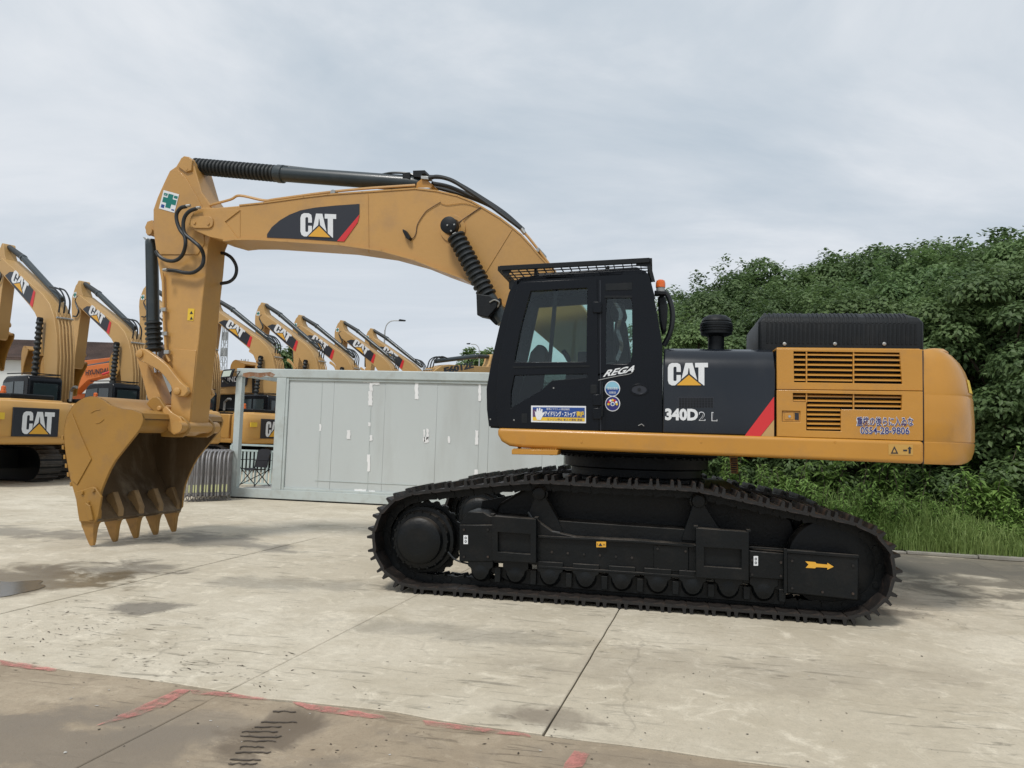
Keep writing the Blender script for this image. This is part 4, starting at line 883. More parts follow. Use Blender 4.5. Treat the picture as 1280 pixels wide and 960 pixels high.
# pipes along the upper edge of the boom
for o_, dy in ((-.20, 0), (-.12, -1)):
    pp = crom([fr(x, y + dy - 2, o_) for x, y in ((262,259),(288,252),(300,247),(330,253),(345,251.5),(400,244),(453,238.5),(519,234))], 5); MB().tube(pp, .013, 8).build('boom_pipe', YARM, BM)
for px, py in ((418,241.5),): q = fr(px, py, -.2); MB().lathe(q - FV*.05, FV, [(0,.035),(.2,.035)], 10).build('pipe_clamp', STL, BM)
for i, o_ in enumerate((-.2, -.1, .02, .14)):
    pp = crom([fr(x, y, o_) for x, y in ((650 + i*.4, 286),(660,296),(675,315),(690,335),(705,356),(722,380))], 5); MB().tube(pp, .016, 8).build('boom_pipe', YARM, BM)
q = fr(672, 312, -.24); MB().bar(q, q + FV*.46, .03, .05).build('pipe_clamp', STL, BM)
for i, (o_, pts) in enumerate(((-.2, ((536,222.5),(548,221),(566,226),(585,238),(606,252),(628,268),(652,286))), (-.1, ((540,229),(560,233),(580,241),(600,250),(625,264),(651,285))), (.1, ((536,232),(556,237),(580,244),(610,256),(632,270),(654,288))), (.18, ((536,221),(556,222.5),(575,231),(600,246),(630,266),(654,287))))):
    MB().tube(crom([fr(x, y, o_) for x, y in pts], 6), .027, 10).build('boom_hose', HOSE, BM)
for o_ in (-.2, -.1, .1, .18): a, b = fr(651,285,o_), fr(656,292,o_); MB().tube([a, b], .024, 8).build('hose_fitting', STL, BM)
# stick cylinder on top
def bellows(a, b, r0_, r1_, n, name, par, mt=RUBB):
    a, b = Vector(a), Vector(b); d = b - a; Ln = d.length; pr_ = [(0, r0_*.85)]
    for k in range(n):
        t = Ln * k / n; w = Ln / n; pr_ += [(t + w*.08, r0_), (t + w*.25, r1_), (t + w*.55, r1_), (t + w*.75, r0_)]
    pr_.append((Ln, r0_*.85)); return MB().lathe(a, d, pr_, 22).build(name, mt, par, smooth=50)
c0, c1, c2 = fr(240.5,207.5,0), fr(345,217,0), fr(528,230.5,0)
SC = MB().lathe(c1, c2 - c1, [(0,.115),(.05,.125),(.12,.125),(.13,.105),((c2-c1).length-.18,.105),((c2-c1).length-.1,.09),((c2-c1).length,.07)], 26).build('stick_cylinder', CYL, H)
bellows(c0 + (c1-c0)*.03, c1 + (c1-c0)*.01, .094, .118, 22, 'stick_cylinder_boot', SC)
MB().tube(crom([fr(347,208.5,-.02), fr(375,210,-.02), fr(440,218,-.02), fr(470,219,-.02), fr(490,216,-.05), fr(510,217,-.05), fr(522,221,-.05)], 5), .016, 8).build('cylinder_pipe', CYL, SC)
MB().tube([fr(347,207,.08), fr(470,221,.08)], .018, 8).build('cylinder_pipe', CYL, SC); PF('cylinder_port', [(344,206.5),(360,207),(364,211),(344,211)], -.06, .12, CYL, SC, .006)
bk = PF('cylinder_foot_bracket', [(519,238),(521,228),(526,224),(534,225),(541,231),(538,238)], -.16, .32, YEL, BM, .008)
PF('valve_block', [(516,213),(531,212.5),(532,217),(528,217.5),(526,222),(516,221)], -.1, .16, BLKM, SC, .006); PF('valve_block', [(503,216),(512,215),(513,224),(503,224)], -.1, .14, BLKM, SC, .006)
PF('hose_coupling', [(526,219.5),(538,220.5),(538,224.5),(526,223.5)], -.2, .08, STL, SC, .004); PF('hose_coupling', [(522,234.5),(537,234.5),(537,238),(522,238)], -.24, .07, STL, BM, .004)
# boom cylinders either side of the boom
for sgn in (-1, 1):
    o_ = -.44 if sgn < 0 else .44
    a, b, c_ = [fr(x, y, -.44) + FV * (o_ + .44) for x, y in ((563.5,283.5),(611,372),(630,402))]
    BCY = MB().lathe(b, c_ - b, [(0,.09),((c_-b).length,.09)], 22).build('boom_cylinder', CYL, H)
    bellows(a + (b-a)*.12, b, .082, .115, 13, 'boom_cylinder_boot', BCY)
    pin = MB().lathe(a - FV * .10, FV, [(0,.095),(.006,.105),(.12,.105)], 26).build('cylinder_head_cap', BLKM, BCY)
    if sgn < 0:
        for k in range(3):
            an = 2*math.pi*k/3 + .6; p = fr(563.5,283.5,o_-.105); MB().lathe(p + Vector((.05*math.cos(an), -.004, .05*math.sin(an))), FV, [(0,.010),(.008,.013)], 8).build('cap_bolt', STL, pin)
        mb = MB().tube([fr(566.5,293.5,o_-.08), fr(570.5,291.5,o_-.08)], .02, 8).build('boot_clamp', STL, BCY)
MB().lathe(fr(563.5,283.5,-.34), FV, [(0,.06),(.7,.06)], 16).build('cylinder_cross_pin', BLKM, BM)
wl = PF('work_lamp', [(595,367),(612,369),(622,376),(621,384),(610,397),(596,394)], -.62, .2, BLKM, H, .012); PF('lamp_bracket', [(610,380),(625,372),(627,392),(619,406),(609,396)], -.5, .08, BLKM, wl, .008)
MB().tube(crom([fr(612,378,-.63), fr(618,375,-.63), fr(624,378,-.62), fr(622,384,-.6)], 4), .008, 6).build('lamp_cable', STL, wl)
# small lamp and cables on the boom side
sl = PF('side_lamp', [(503,286),(507,288),(513,297),(511,300),(507,297),(503,289)], -.36, .07, BLKM, BM, .006)
MB().tube(crom([fr(512,299,-.3), fr(517,297,-.3), fr(520,291,-.3), fr(522,280,-.3), fr(531,266,-.3), fr(537,261,-.3), fr(551,252.5,-.3)], 5), .005, 6).build('lamp_cable', mat('brown_cable', (.10,.06,.045), .6), BM)
MB().tube(crom([fr(551,254,-.3), fr(560,256,-.3), fr(580,254,-.3), fr(600,259,-.3)], 5), .004, 6).build('grease_line', YARM, BM); MB().tube(crom([fr(572,279,-.32), fr(585,270,-.3), fr(601,259,-.3)], 4), .006, 6).build('grease_line', mat('brown_cable', (.10,.06,.045), .6), BM)
# stick
stk = [(226,198),(230,195),(236,196),(240,200),(244,212),(252,240),(262,254),(267,268),(266,290),(260,305),(257.5,335),(253,375),(249,420),(243,475),(238,528),(231,541),(220,545),(211,541),(208,531),(213,515),(214,490),(213.5,472),(210,450),(207,431),(203.5,395),(201.5,352),(196,320),(191.5,290),(191.5,262),(197,246),(206,226),(212,213.5),(220,208)]
SK0 = -.19
STK = PF('stick', stk, SK0, .40, YARM, bevel=.012)
PF('stick_side_plate', [(222,212),(232,222),(246,246),(254,262),(255,305),(247,318),(196,318),(193,290),(193,262),(199,246),(208,226),(216,213)], SK0 - .012, .014, YARM, STK, .004)
PF('stick_lower_plate', [(216,436),(245,438),(237,526),(226,532),(214,520),(217,480)], SK0 - .012, .014, YARM, STK, .004)
PF('cylinder_ear', [(181,284),(184,277),(190,275),(193,281),(193,293),(184,294)], -.16, .05, YARM, STK, .004); MB().prism([fr(x, y, -.16) + FV * .26 for x, y in ((181,284),(184,277),(190,275),(193,281),(193,293),(184,294))], FV * .05).build('cylinder_ear', YARM, STK, .004)
PF('stick_top_ear', [(226,198),(230,195),(236,196),(240,200),(239,213),(232,215),(222,208)], SK0 - .03, .05, YARM, STK, .006)
MB().lathe(fr(233,211,SK0 - .035), FV, [(0,.02),(.02,.02)], 10).build('pin_bolt', YARM, STK); MB().lathe(fr(186,289,-.2), FV, [(0,.05),(.4,.05)], 14).build('ear_pin', YARM, STK)
# cross sticker
cm = lambda a, b: fr(212 + a*.97 + b*.26, 252 - b + a*.27, SK0 - .012)
cq = flat([cm(a, b) for a, b in ((-10.5,-11.5),(9.5,-11.5),(9.5,11.5),(-10.5,11.5))], WHT, STK, 'cross_sticker', .004)
cp = [(-3.2,-8.5),(3.2,-8.5),(3.2,-3.2),(8.5,-3.2),(8.5,3.2),(3.2,3.2),(3.2,8.5),(-3.2,8.5),(-3.2,3.2),(-8.5,3.2),(-8.5,-3.2),(-3.2,-3.2)]
flat([cm(a, b+.5) for a, b in cp], TEAL, cq, 'green_cross', .006)
for cx, cy in ((-6.5,7),(6.5,7)): flat([cm(cx+a, cy+b) for a, b in ((-2.3,-1.6),(2.3,-1.6),(2.3,1.6),(-2.3,1.6))], TEAL, cq, 'sticker_print', .006)
flat([cm(a, b) for a, b in ((-8.5,-9.5),(-4.5,-9.5),(-4.5,-5.5),(-8.5,-5.5))], BLUE, cq, 'sticker_print', .006); flat([cm(a, b) for a, b in ((5,-9.5),(8.5,-9.5),(8.5,-8),(5,-8))], BLUE, cq, 'sticker_print', .006)
lettering('安全', cm(-7.6,4.8), cm(-5.2,4.8), cm(-7.6,7.4), WHT, cq, 0, .009, 'sticker_print')
ys = flat([fr(x, y, SK0) for x, y in ((235.5,385.5),(243.5,386),(242,401),(234.3,400.5))], STY, STK, 'warning_sticker', .004)
for yy in (388.5, 395.5): MB().add(*fillpoly([fr(x, y, SK0 - .008) for x, y in ((237,yy+4),(239.2,yy),(241.2,yy+4))])).build('warning_triangle', LBLK, ys, smooth=0)
# stick piping and hoses
P1 = crom([fr(203,341,SK0-.04), fr(204,352,SK0-.04), fr(205,400,SK0-.04), fr(208,440,SK0-.04), fr(212,452,SK0-.04)], 5); MB().tube(P1, .018, 8).build('stick_pipe', YARM, STK)
for y, x in ((387,205),(417,206.5),(440,209)): MB().bar(fr(x-3,y,SK0-.05), fr(x+3,y,SK0-.05), .05, .04, FV).build('pipe_clamp', STL, STK)
for pts in (((233,258),(226,260),(221,267),(221,276),(225,287),(231,296),(231.5,308),(227,320),(218,326),(207,325),(199,320),(195,314)),
            ((246,260.5),(237,264),(231,271),(229,281),(231,292),(240,300),(250,309),(254.5,320),(252.5,332),(243,340),(232,341),(220,338.5),(208,337.5))):
    MB().tube(crom([fr(x, y, -.36 + .08 * (k > 6)) for k, (x, y) in enumerate(pts)], 6), .026, 10).build('stick_hose', HOSE, STK)
for x, y in ((236,257.5),(248.5,260),(207,337.5)): MB().lathe(fr(x-3,y,-.36), Vector((1,0,.1)), [(0,.022),(.06,.022)], 8).build('hose_fitting', STL, STK)
MB().tube(crom([fr(x, y, .12) for x, y in ((272,316),(281,317),(290,323),(295.5,334),(294,345),(287,352),(276,354.5))], 6), .024, 10).build('stick_hose', HOSE, STK)
# bucket cylinder
b0, b1, b2 = fr(189.5,300,0), fr(191.5,402,0), fr(193.5,440,0)
BKC = MB().lathe(b0, b1 - b0, [(0,.075),(.03,.088),(.1,.088),((b1-b0).length,.088)], 22).build('bucket_cylinder', CYL, H)
bellows(b1, b2, .09, .118, 6, 'bucket_cylinder_boot', BKC); MB().lathe(b2, (b2-b1), [(0,.045),(.30,.045)], 12).build('cylinder_rod', CHR, BKC)
PF('cylinder_head', [(178,296),(183,297),(188,305),(184,304)], -.06, .08, STL, BKC, .004)
MB().tube([fr(183,305,-.08), fr(184,420,-.08)], .012, 8).build('cylinder_pipe', CYL, BKC)
# linkage: curved link (both sides), straight link, bucket ears
lk = [(170.5,441),(172,437),(176,435.5),(181,436),(190,442),(200,449),(209,456.5),(217,467),(225,477),(233,484),(234.5,490),(230,495.5),(222,496),(217,492),(213,482),(206,471),(198,463),(188,457.5),(181,453.5),(174,451),(170.5,447)]
for o_ in (-.31, .23):
    l_ = MB().prism([fr(x, y, -.31) + FV * (o_ + .31) for x, y in lk], FV * .07).build('curved_link', YARM, H, .012)
    for x, y, r_ in ((175,442.5,.055),(222,489,.05)): MB().lathe(fr(x, y, -.31) + FV * (o_ + .28), FV, [(0,.035),(.008,r_),(.12,r_)], 20).build('link_pin', YARM, l_)
for o_ in (-.12,): 
    l_ = PF('straight_link', [(170,446),(175,437),(181,443),(190,470),(199,492),(203,505),(198,512),(190,508),(184,498),(178,474)], o_, .24, YARM, H, .012)
# bucket ears, tube, shell
ear = [(182.5,505),(186,500),(190,496.5),(196,495.5),(200,499),(205,507),(211,514.5),(219,518),(228,521),(234,528),(235.5,535),(233,542),(226,546.5),(215,546.5),(201,546),(199,530),(196,516),(188,511)]
BO = .85
BKT = bpy.data.objects.new('bucket', None); col.objects.link(BKT); BKT.parent = H; BKT.matrix_parent_inverse = Matrix.Translation(-HX)
for o_ in (-.30, .24):
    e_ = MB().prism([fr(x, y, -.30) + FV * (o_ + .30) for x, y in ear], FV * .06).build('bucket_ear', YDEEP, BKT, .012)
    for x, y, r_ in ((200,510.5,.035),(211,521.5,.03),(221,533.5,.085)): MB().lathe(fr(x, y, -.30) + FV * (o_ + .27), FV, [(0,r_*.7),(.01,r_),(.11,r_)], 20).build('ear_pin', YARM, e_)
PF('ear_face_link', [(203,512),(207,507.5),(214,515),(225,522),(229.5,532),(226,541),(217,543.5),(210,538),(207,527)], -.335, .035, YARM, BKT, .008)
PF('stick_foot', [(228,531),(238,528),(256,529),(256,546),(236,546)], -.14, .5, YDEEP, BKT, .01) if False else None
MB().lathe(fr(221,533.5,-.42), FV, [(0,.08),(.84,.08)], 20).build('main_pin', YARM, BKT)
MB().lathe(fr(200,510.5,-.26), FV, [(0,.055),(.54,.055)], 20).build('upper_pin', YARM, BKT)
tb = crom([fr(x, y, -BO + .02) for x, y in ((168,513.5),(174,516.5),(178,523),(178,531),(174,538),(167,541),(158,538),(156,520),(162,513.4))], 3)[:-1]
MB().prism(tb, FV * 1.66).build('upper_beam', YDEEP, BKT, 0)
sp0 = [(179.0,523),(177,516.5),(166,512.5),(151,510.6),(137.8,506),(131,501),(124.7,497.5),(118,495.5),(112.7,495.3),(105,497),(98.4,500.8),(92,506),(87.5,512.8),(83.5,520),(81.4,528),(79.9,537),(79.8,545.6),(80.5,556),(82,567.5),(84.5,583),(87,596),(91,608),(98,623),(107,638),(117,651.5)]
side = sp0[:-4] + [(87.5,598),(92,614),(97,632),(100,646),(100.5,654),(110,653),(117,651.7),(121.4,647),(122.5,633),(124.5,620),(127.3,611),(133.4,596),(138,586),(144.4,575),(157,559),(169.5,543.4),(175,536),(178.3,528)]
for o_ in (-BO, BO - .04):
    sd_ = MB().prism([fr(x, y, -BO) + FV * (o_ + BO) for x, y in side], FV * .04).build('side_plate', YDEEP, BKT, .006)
    if o_ < 0:
        PF('side_wear_plate', [(89.7,517),(101,545),(113.8,574),(105,590),(96,606),(90,601),(85,580),(82,560),(81.5,545),(83,530)], -BO - .014, .016, YDEEP, sd_, .004)
        for pts in (((114,516),(119,513),(125,512)), ((120,529),(125,528),(130,524))): MB().tube(crom([fr(x, y, -BO - .002) for x, y in pts], 4), .006, 6).build('weld_bead', YDEEP, sd_)
th = []
cx_, cy_ = 118, 575
inn = [(x + (cx_ - x) * .035 + (2.2 if y > 600 else 0), y + (cy_ - y) * .025) for x, y in sp0]
mb = MB(); A_ = [fr(x, y, -BO) for x, y in sp0]; B_ = [fr(x, y, -BO) for x, y in inn]; n_ = len(A_)
vs = A_ + B_ + [p + FV*1.7 for p in A_] + [p + FV*1.7 for p in B_]; fs = []
for i in range(n_ - 1): fs += [(i, i+1, 2*n_+i+1, 2*n_+i), (n_+i, 3*n_+i, 3*n_+i+1, n_+i+1)]
fs += [(n_-1, 2*n_-1, 4*n_-1, 3*n_-1), (0, 2*n_, 3*n_, n_)]
sh_ = MB().add(vs, fs).build('bucket_shell', YIN, BKT, smooth=50); sh_.data.materials.append(YDEEP)
# outside of the shell is painted, the inside worn
for k, p_ in enumerate(sh_.data.polygons):
    if k < 2 * (n_ - 1) and k % 2 == 0: p_.material_index = 1
for o in BKT.children:
    if o.name.startswith('side_plate'):
        far_ = sum(v.co.y for v in o.data.vertices) / len(o.data.vertices) > 9.8; o.data.materials.append(YIN)
        for p_ in o.data.polygons:
            if (p_.normal.y < -.9) if far_ else (p_.normal.y > .9): p_.material_index = 1
lipb = [fr(x, y, -BO) for x, y in ((103,652),(121.5,650),(123,628),(118,622),(108,634))]
MB().prism([fr(x, y, -BO + .02) for x, y in ((106,633),(109.5,631.5),(121.5,651),(118.5,654))], FV*1.66).build('cutting_lip', YIN, BKT, .004)
for k, (x, y) in enumerate(((79.5,548),(80,560),(82,572),(84,583),(86.5,594),(90,606))):
    a = fr(x, y, -BO - .005); MB().prism([a + Vector((-.035,0,-.02)), a + Vector((-.002,0,-.02)), a + Vector((-.012,0,.035)), a + Vector((-.04,0,.035))], FV * 1.71).build('heel_wear_strip', YDEEP, BKT, .004)
# teeth
for k in range(5):
    o_ = -BO + .01 + k * (1.7 - .12) / 4
    T = lambda x, y, e=0: fr(x, y, -BO) + FV * (o_ + BO + e)
    w = .10
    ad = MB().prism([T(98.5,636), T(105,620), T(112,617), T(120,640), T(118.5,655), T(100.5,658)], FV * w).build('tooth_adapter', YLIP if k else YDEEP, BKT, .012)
    prof_ = [[(100.2,656.5),(117.6,653.5),.0],[(103,664),(115.5,661.5),.008],[(105.3,672),(114.6,670.5),.015],[(107.6,679),(114.2,678.5),.024],[(109.2,683),(113.4,682.5),.031]]
    vs = []; fs = []
    for a, b, e in prof_: vs += [T(*a, e), T(*b, e), T(*b, w - e), T(*a, w - e)]
    for i in range(4): fs += [(i*4+j, i*4+(j+1) % 4, i*4+4+(j+1) % 4, i*4+4+j) for j in range(4)]
    fs += [(3,2,1,0), (16,17,18,19)]
    MB().add(vs, fs).build('bucket_tooth', TOOTH, BKT, .008)
sc1 = PF('side_cutter', [(93.5,615),(104,612),(115,608.5),(119,609.5),(126.5,621),(122.5,646),(118,653.5),(108,652),(99,652),(97,640)], -BO - .035, .035, YDEEP, BKT, .008)
for x, y in ((101.5,616),(115.5,613),(109,629)): MB().lathe(fr(x, y, -BO - .06), FV, [(0,.022),(.02,.03),(.03,.03)], 6).build('cutter_bolt', YDEEP, sc1)
PF('cutter_rib', [(106,628),(112,632),(116,650),(110,651)], -BO - .07, .04, YDEEP, sc1, .008)
D2 = FV * 1.69
sc2 = MB().prism([fr(x, y, BO - .02) for x, y in ((210.5,633.5),(214,620),(219,606),(226.2,611),(224.5,626),(221,638),(217,638))], FV * .035).build('side_cutter', YDEEP, BKT, .006)

# ------------------------------------------------------------------ site cabin with grey panels, open bay at its left
YK = 16.22
c0_ = at(287, 618, YK); CX0 = c0_.x; CXm = at(343.5, 620, YK).x; CXr = at(704, 600, YK).x
ZT = at(345, 461, YK).z
CB = thing('site_cabin', 'long pale grey panelled cabin behind the excavator, open bay at its left end', 'cabin', (CX0, YK, 0))
CB['world_built'] = True
def KB(name, x0, x1, y0, y1, z0, z1, mt, par=CB, bev=.008): return MB().box(x0, x1, y0, y1, z0, z1).build(name, mt, par, bev)
print('cabin', CX0, CXm, CXr, ZT)
KB('base_beam', CX0, CXr, YK, YK + .12, .03, .235, FRAME); KB('base_beam_rear', CX0, CXr, YK + 2.4, YK + 2.52, .03, .235, FRAME)
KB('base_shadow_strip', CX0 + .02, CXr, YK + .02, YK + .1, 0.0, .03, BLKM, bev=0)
KB('top_beam', CX0, CXr, YK, YK + .14, ZT - .20, ZT, FRAME, bev=.02); KB('top_beam_rear', CX0, CXr, YK + 2.38, YK + 2.52, ZT - .20, ZT, FRAME)
KB('top_beam_end', CX0, CX0 + .14, YK + .14, YK + 2.38, ZT - .18, ZT - .002, FRAME); KB('corner_post', CX0, CX0 + .15, YK + .003, YK + .15, .235, ZT - .20, FRAME)
KB('corner_post', CXm - .10, CXm + .13, YK + .003, YK + .15, .235, ZT - .20, FRAME); KB('corner_post', CXr - .16, CXr, YK + .003, YK + .15, .235, ZT - .20, FRAME)
KB('bay_floor', CX0 + .01, CXm, YK + .12, YK + 2.4, .14, .20, mat('bay_floor_board', (.42,.41,.38), .7, 0, (.25,.23,.2), .4, 3), bev=0)
KB('inner_trim', CXm + .13, CXm + .19, YK + .02, YK + .1, .235, ZT - .2, FRAME); KB('inner_trim_top', CXm + .19, CXr - .16, YK + .03, YK + .1, ZT - .255, ZT - .2, FRAME)
KB('bottom_trim', CXm + .19, CXr - .16, YK + .02, YK + .1, .235, .29, FRAME)
KB('roof_sheet', CXm, CXr, YK + .14, YK + 2.38, ZT - .06, ZT - .02, FRAME, bev=0); KB('end_wall', CXm, CXm + .06, YK + .15, YK + 2.38, .2, ZT - .06, PANEL, bev=0); KB('rear_wall', CXm + .06, CXr, YK + 2.3, YK + 2.37, .2, ZT - .06, PANEL, bev=0); KB('end_wall', CXr - .06, CXr - .001, YK + .15, YK + 2.3, .2, ZT - .06, PANEL, bev=0)
seams = [CXm + .19] + [at(px, 540, YK).x for px in (413.8, 478.5, 544, 598, 610, 678)] + [CXr - .16]
for i in range(len(seams) - 1):
    if seams[i+1] - seams[i] < .05: continue
    KB('wall_panel', seams[i] + .0012, seams[i+1] - .0012, YK + .06 + .002 * (i % 2), YK + .11, .29, ZT - .255, PANEL, bev=.004)
for px in (398.6, 461): a = at(px, 540, YK).x; KB('panel_seam_strip', a - .006, a + .006, YK + .054, YK + .062, .33, ZT - .27, FRAME, bev=0)
KB('lower_door_rail', at(392, 600, YK).x, at(520, 600, YK).x, YK + .05, YK + .062, .47, .485, FRAME, bev=0)
# strips of torn white tape
rnd = random.Random(21)
for (x0, y0, x1, y1) in ((462,478,466,489),(466,481,475,477),(460.5,489,465.5,507),(518.5,476,523,499),(454,474,466,478),(598,477,601,501),(593,476.5,600,479.5),(399,530,401.5,539),(433.5,537.5,438,549),(460,528,463,533),(462,544,466,551),(529,537,531.5,552),(533,536,536,550),(530,546,536,553),(560,545,562.5,554),(594,538,598,556),(593,587,597.5,594),(459,568,462.5,589),(443,611.5,458,616),(461,613,469,617),(492,616.5,499,618.5)):
    k = 7; w = x1 - x0; h = y1 - y0; P = []
    nx = max(2, int(w / 2)); ny = max(2, int(h / 2.5))
    for i in range(nx): P.append((x0 + w * i / nx, y0 + rnd.uniform(-.5, .5)))
    for i in range(ny): P.append((x1 + rnd.uniform(-.7, .5), y0 + h * i / ny))
    for i in range(nx): P.append((x1 - w * i / nx, y1 + rnd.uniform(-.8, .8)))
    for i in range(ny): P.append((x0 + rnd.uniform(-.4, .6), y1 - h * i / ny))
    yy = YK + .054 if y0 < 608 else YK + .058
    MB().prism([at(x, y, yy) for x, y in P], (0, -.002, 0)).build('torn_tape', TAPE, CB, smooth=0)
P = [at(x, y, YK - .001) for x, y in ((304,466.5),(312,465),(325,466),(338,465),(344,468),(341,471.5),(333,469.5),(325,472),(316,470),(308,472),(303,470))]
MB().prism(P, (0, -.002, 0)).build('rust_patch', RUST, CB, smooth=0)
# floodlight on the corner post
fp = at(285, 467, YK - .05)
FL = thing('floodlight', 'small square floodlight fixed on top of the left cabin post', 'lamp', fp); FL['world_built'] = True
hd = MB().prism([fp + Vector(v) for v in ((-.13,-.10,-.12),(.17,-.16,-.10),(.19,-.08,.10),(-.12,-.02,.08))], (0, .07, .02)).build('lamp_housing', BLKM, FL, .008)
MB().prism([fp + Vector(v) for v in ((-.09,-.106,-.085),(.14,-.156,-.07),(.155,-.10,.07),(-.085,-.045,.055))], (0, -.004, -.001)).build('lamp_glass', mat('lamp_glass_pale', (.42,.47,.40), .15), hd)
MB().tube([fp + Vector((.2,-.05,.03)), fp + Vector((.30,.0,.06)), fp + Vector((.16,.05,-.12))], .012, 6).build('lamp_bracket', BLKM, FL); MB().bar(fp + Vector((-.12,-.05,-.1)), fp + Vector((.0,.06,-.22)), .16, .04).build('lamp_arm', BLKM, FL)

# ------------------------------------------------------------------ stack of crowd barriers
def barrier_tree():
    root = thing('crowd_barrier', 'x', 'barrier')
    Ln, Hh, r_ = 2.0, 1.06, .25
    fr_ = [(0, 0, .12), (0, 0, Hh - r_)] + [(r_ - r_*math.cos(a), 0, Hh - r_ + r_*math.sin(a)) for a in (R(30), R(60))] + [(r_, 0, Hh), (Ln - r_, 0, Hh)] + [(Ln - r_ + r_*math.sin(a), 0, Hh - r_ + r_*math.cos(a)) for a in (R(30), R(60))] + [(Ln, 0, Hh - r_), (Ln, 0, .12), (0.0, 0, .12)]
    MB().tube(fr_, .021, 8).build('barrier_frame', GALV, root)
    mb = MB()
    for k in range(1, 17): x = Ln * k / 17; top = Hh if r_ < x < Ln - r_ else Hh - .08; mb.tube([(x, 0, .12), (x, 0, top)], .008, 5)
    b = mb.build('infill_bars', GALV, root); b['kind'] = 'stuff'
    for x in (.12, Ln - .12): MB().tube([(x, -.10, .012), (x, -.035, .03), (x, 0, .13), (x, .035, .03), (x, .10, .012)], .014, 6).build('barrier_foot', GALV, root)
    MB().box(-.028, -.02, -.014, .014, .20, .36).build('reflector_tag', REFT, root)
    return root
bt = barrier_tree(); A0 = ground(230, 628) ; A1 = ground(281, 626)
bd = Vector((-.40, .915, 0)); rot = math.atan2(bd.y, bd.x); NB = 12
for k in range(NB):
    o = bt if k == 0 else copy_tree(bt)
    p = A0.lerp(A1, k / (NB-1)); o.location = p + Vector((0, .02 * (k % 3), 0)); o.rotation_euler = (0, 0, rot + R(random.uniform(-.8, .8)))
    tag(o, 'rusty galvanised crowd barrier, %s from the left in the upright stack' % ['first','second','third','fourth','fifth','sixth','seventh','eighth','ninth','tenth','eleventh','last'][k], 'barrier', 'crowd barriers stacked beside the cabin')

# ------------------------------------------------------------------ pale railing behind the open bay, folding chair
RL = thing('railing', 'pale green steel railing seen through the open bay of the cabin', 'railing', (-11.4, 19.3, 0))
for z in (1.13, .98, .10): MB().box(0, 4.2, -.02, .02, z - .025, z + .025).build('rail', RAIL, RL, .004)
for k in range(37): x = .07 + .112 * k; MB().box(x - .027, x + .027, -.015, .015, .12, .96).build('rail_bar', RAIL, RL)
for x in (0, 2.0, 4.0): MB().box(x - .03, x + .03, -.03, .03, 0, 1.11).build('rail_post', RAIL, RL, .004)
cq_ = at(318, 607, YK + 1.2)
CH = thing('folding_chair', 'black folding camp chair standing in the open bay', 'chair', (cq_.x, YK + 1.2, .20), R(-20))
MB().prism([(-.22,.16,.44),(.22,.16,.44),(.20,.26,.86),(.12,.27,.89),(-.12,.27,.89),(-.20,.26,.86)], (0,.012,0)).build('backrest', CHAIRF, CH)
mb = MB(); vs = []
for j in range(5):
    for i in range(5): x = -.24 + .12*i; vs.append((x, -.22 + .1*j, .42 - .05*(1 - (abs(x)/.24)**2)))
mb.add(vs, [(j*5+i, j*5+i+1, j*5+i+6, j*5+i+5) for j in range(4) for i in range(4)]); o = mb.build('seat', CHAIRF, CH)
for s_ in (-1, 1):
    MB().tube([(s_*.26,-.24,.0),(s_*.26,.22,.45),(s_*.22,.27,.88)], .011, 6).build('chair_leg', BLKM, CH); MB().tube([(s_*.26,.24,0),(s_*.26,-.24,.44),(s_*.28,-.24,.62)], .011, 6).build('chair_leg', BLKM, CH)
    MB().box(s_*.28-.04, s_*.28+.04, -.25, .22, .62, .635).build('armrest', CHAIRF, CH)
MB().tube([(-.26,-.24,.01),(.26,.24,.40)], .01, 6).build('cross_brace', BLKM, CH); MB().tube([(.26,-.24,.01),(-.26,.24,.40)], .01, 6).build('cross_brace', BLKM, CH)

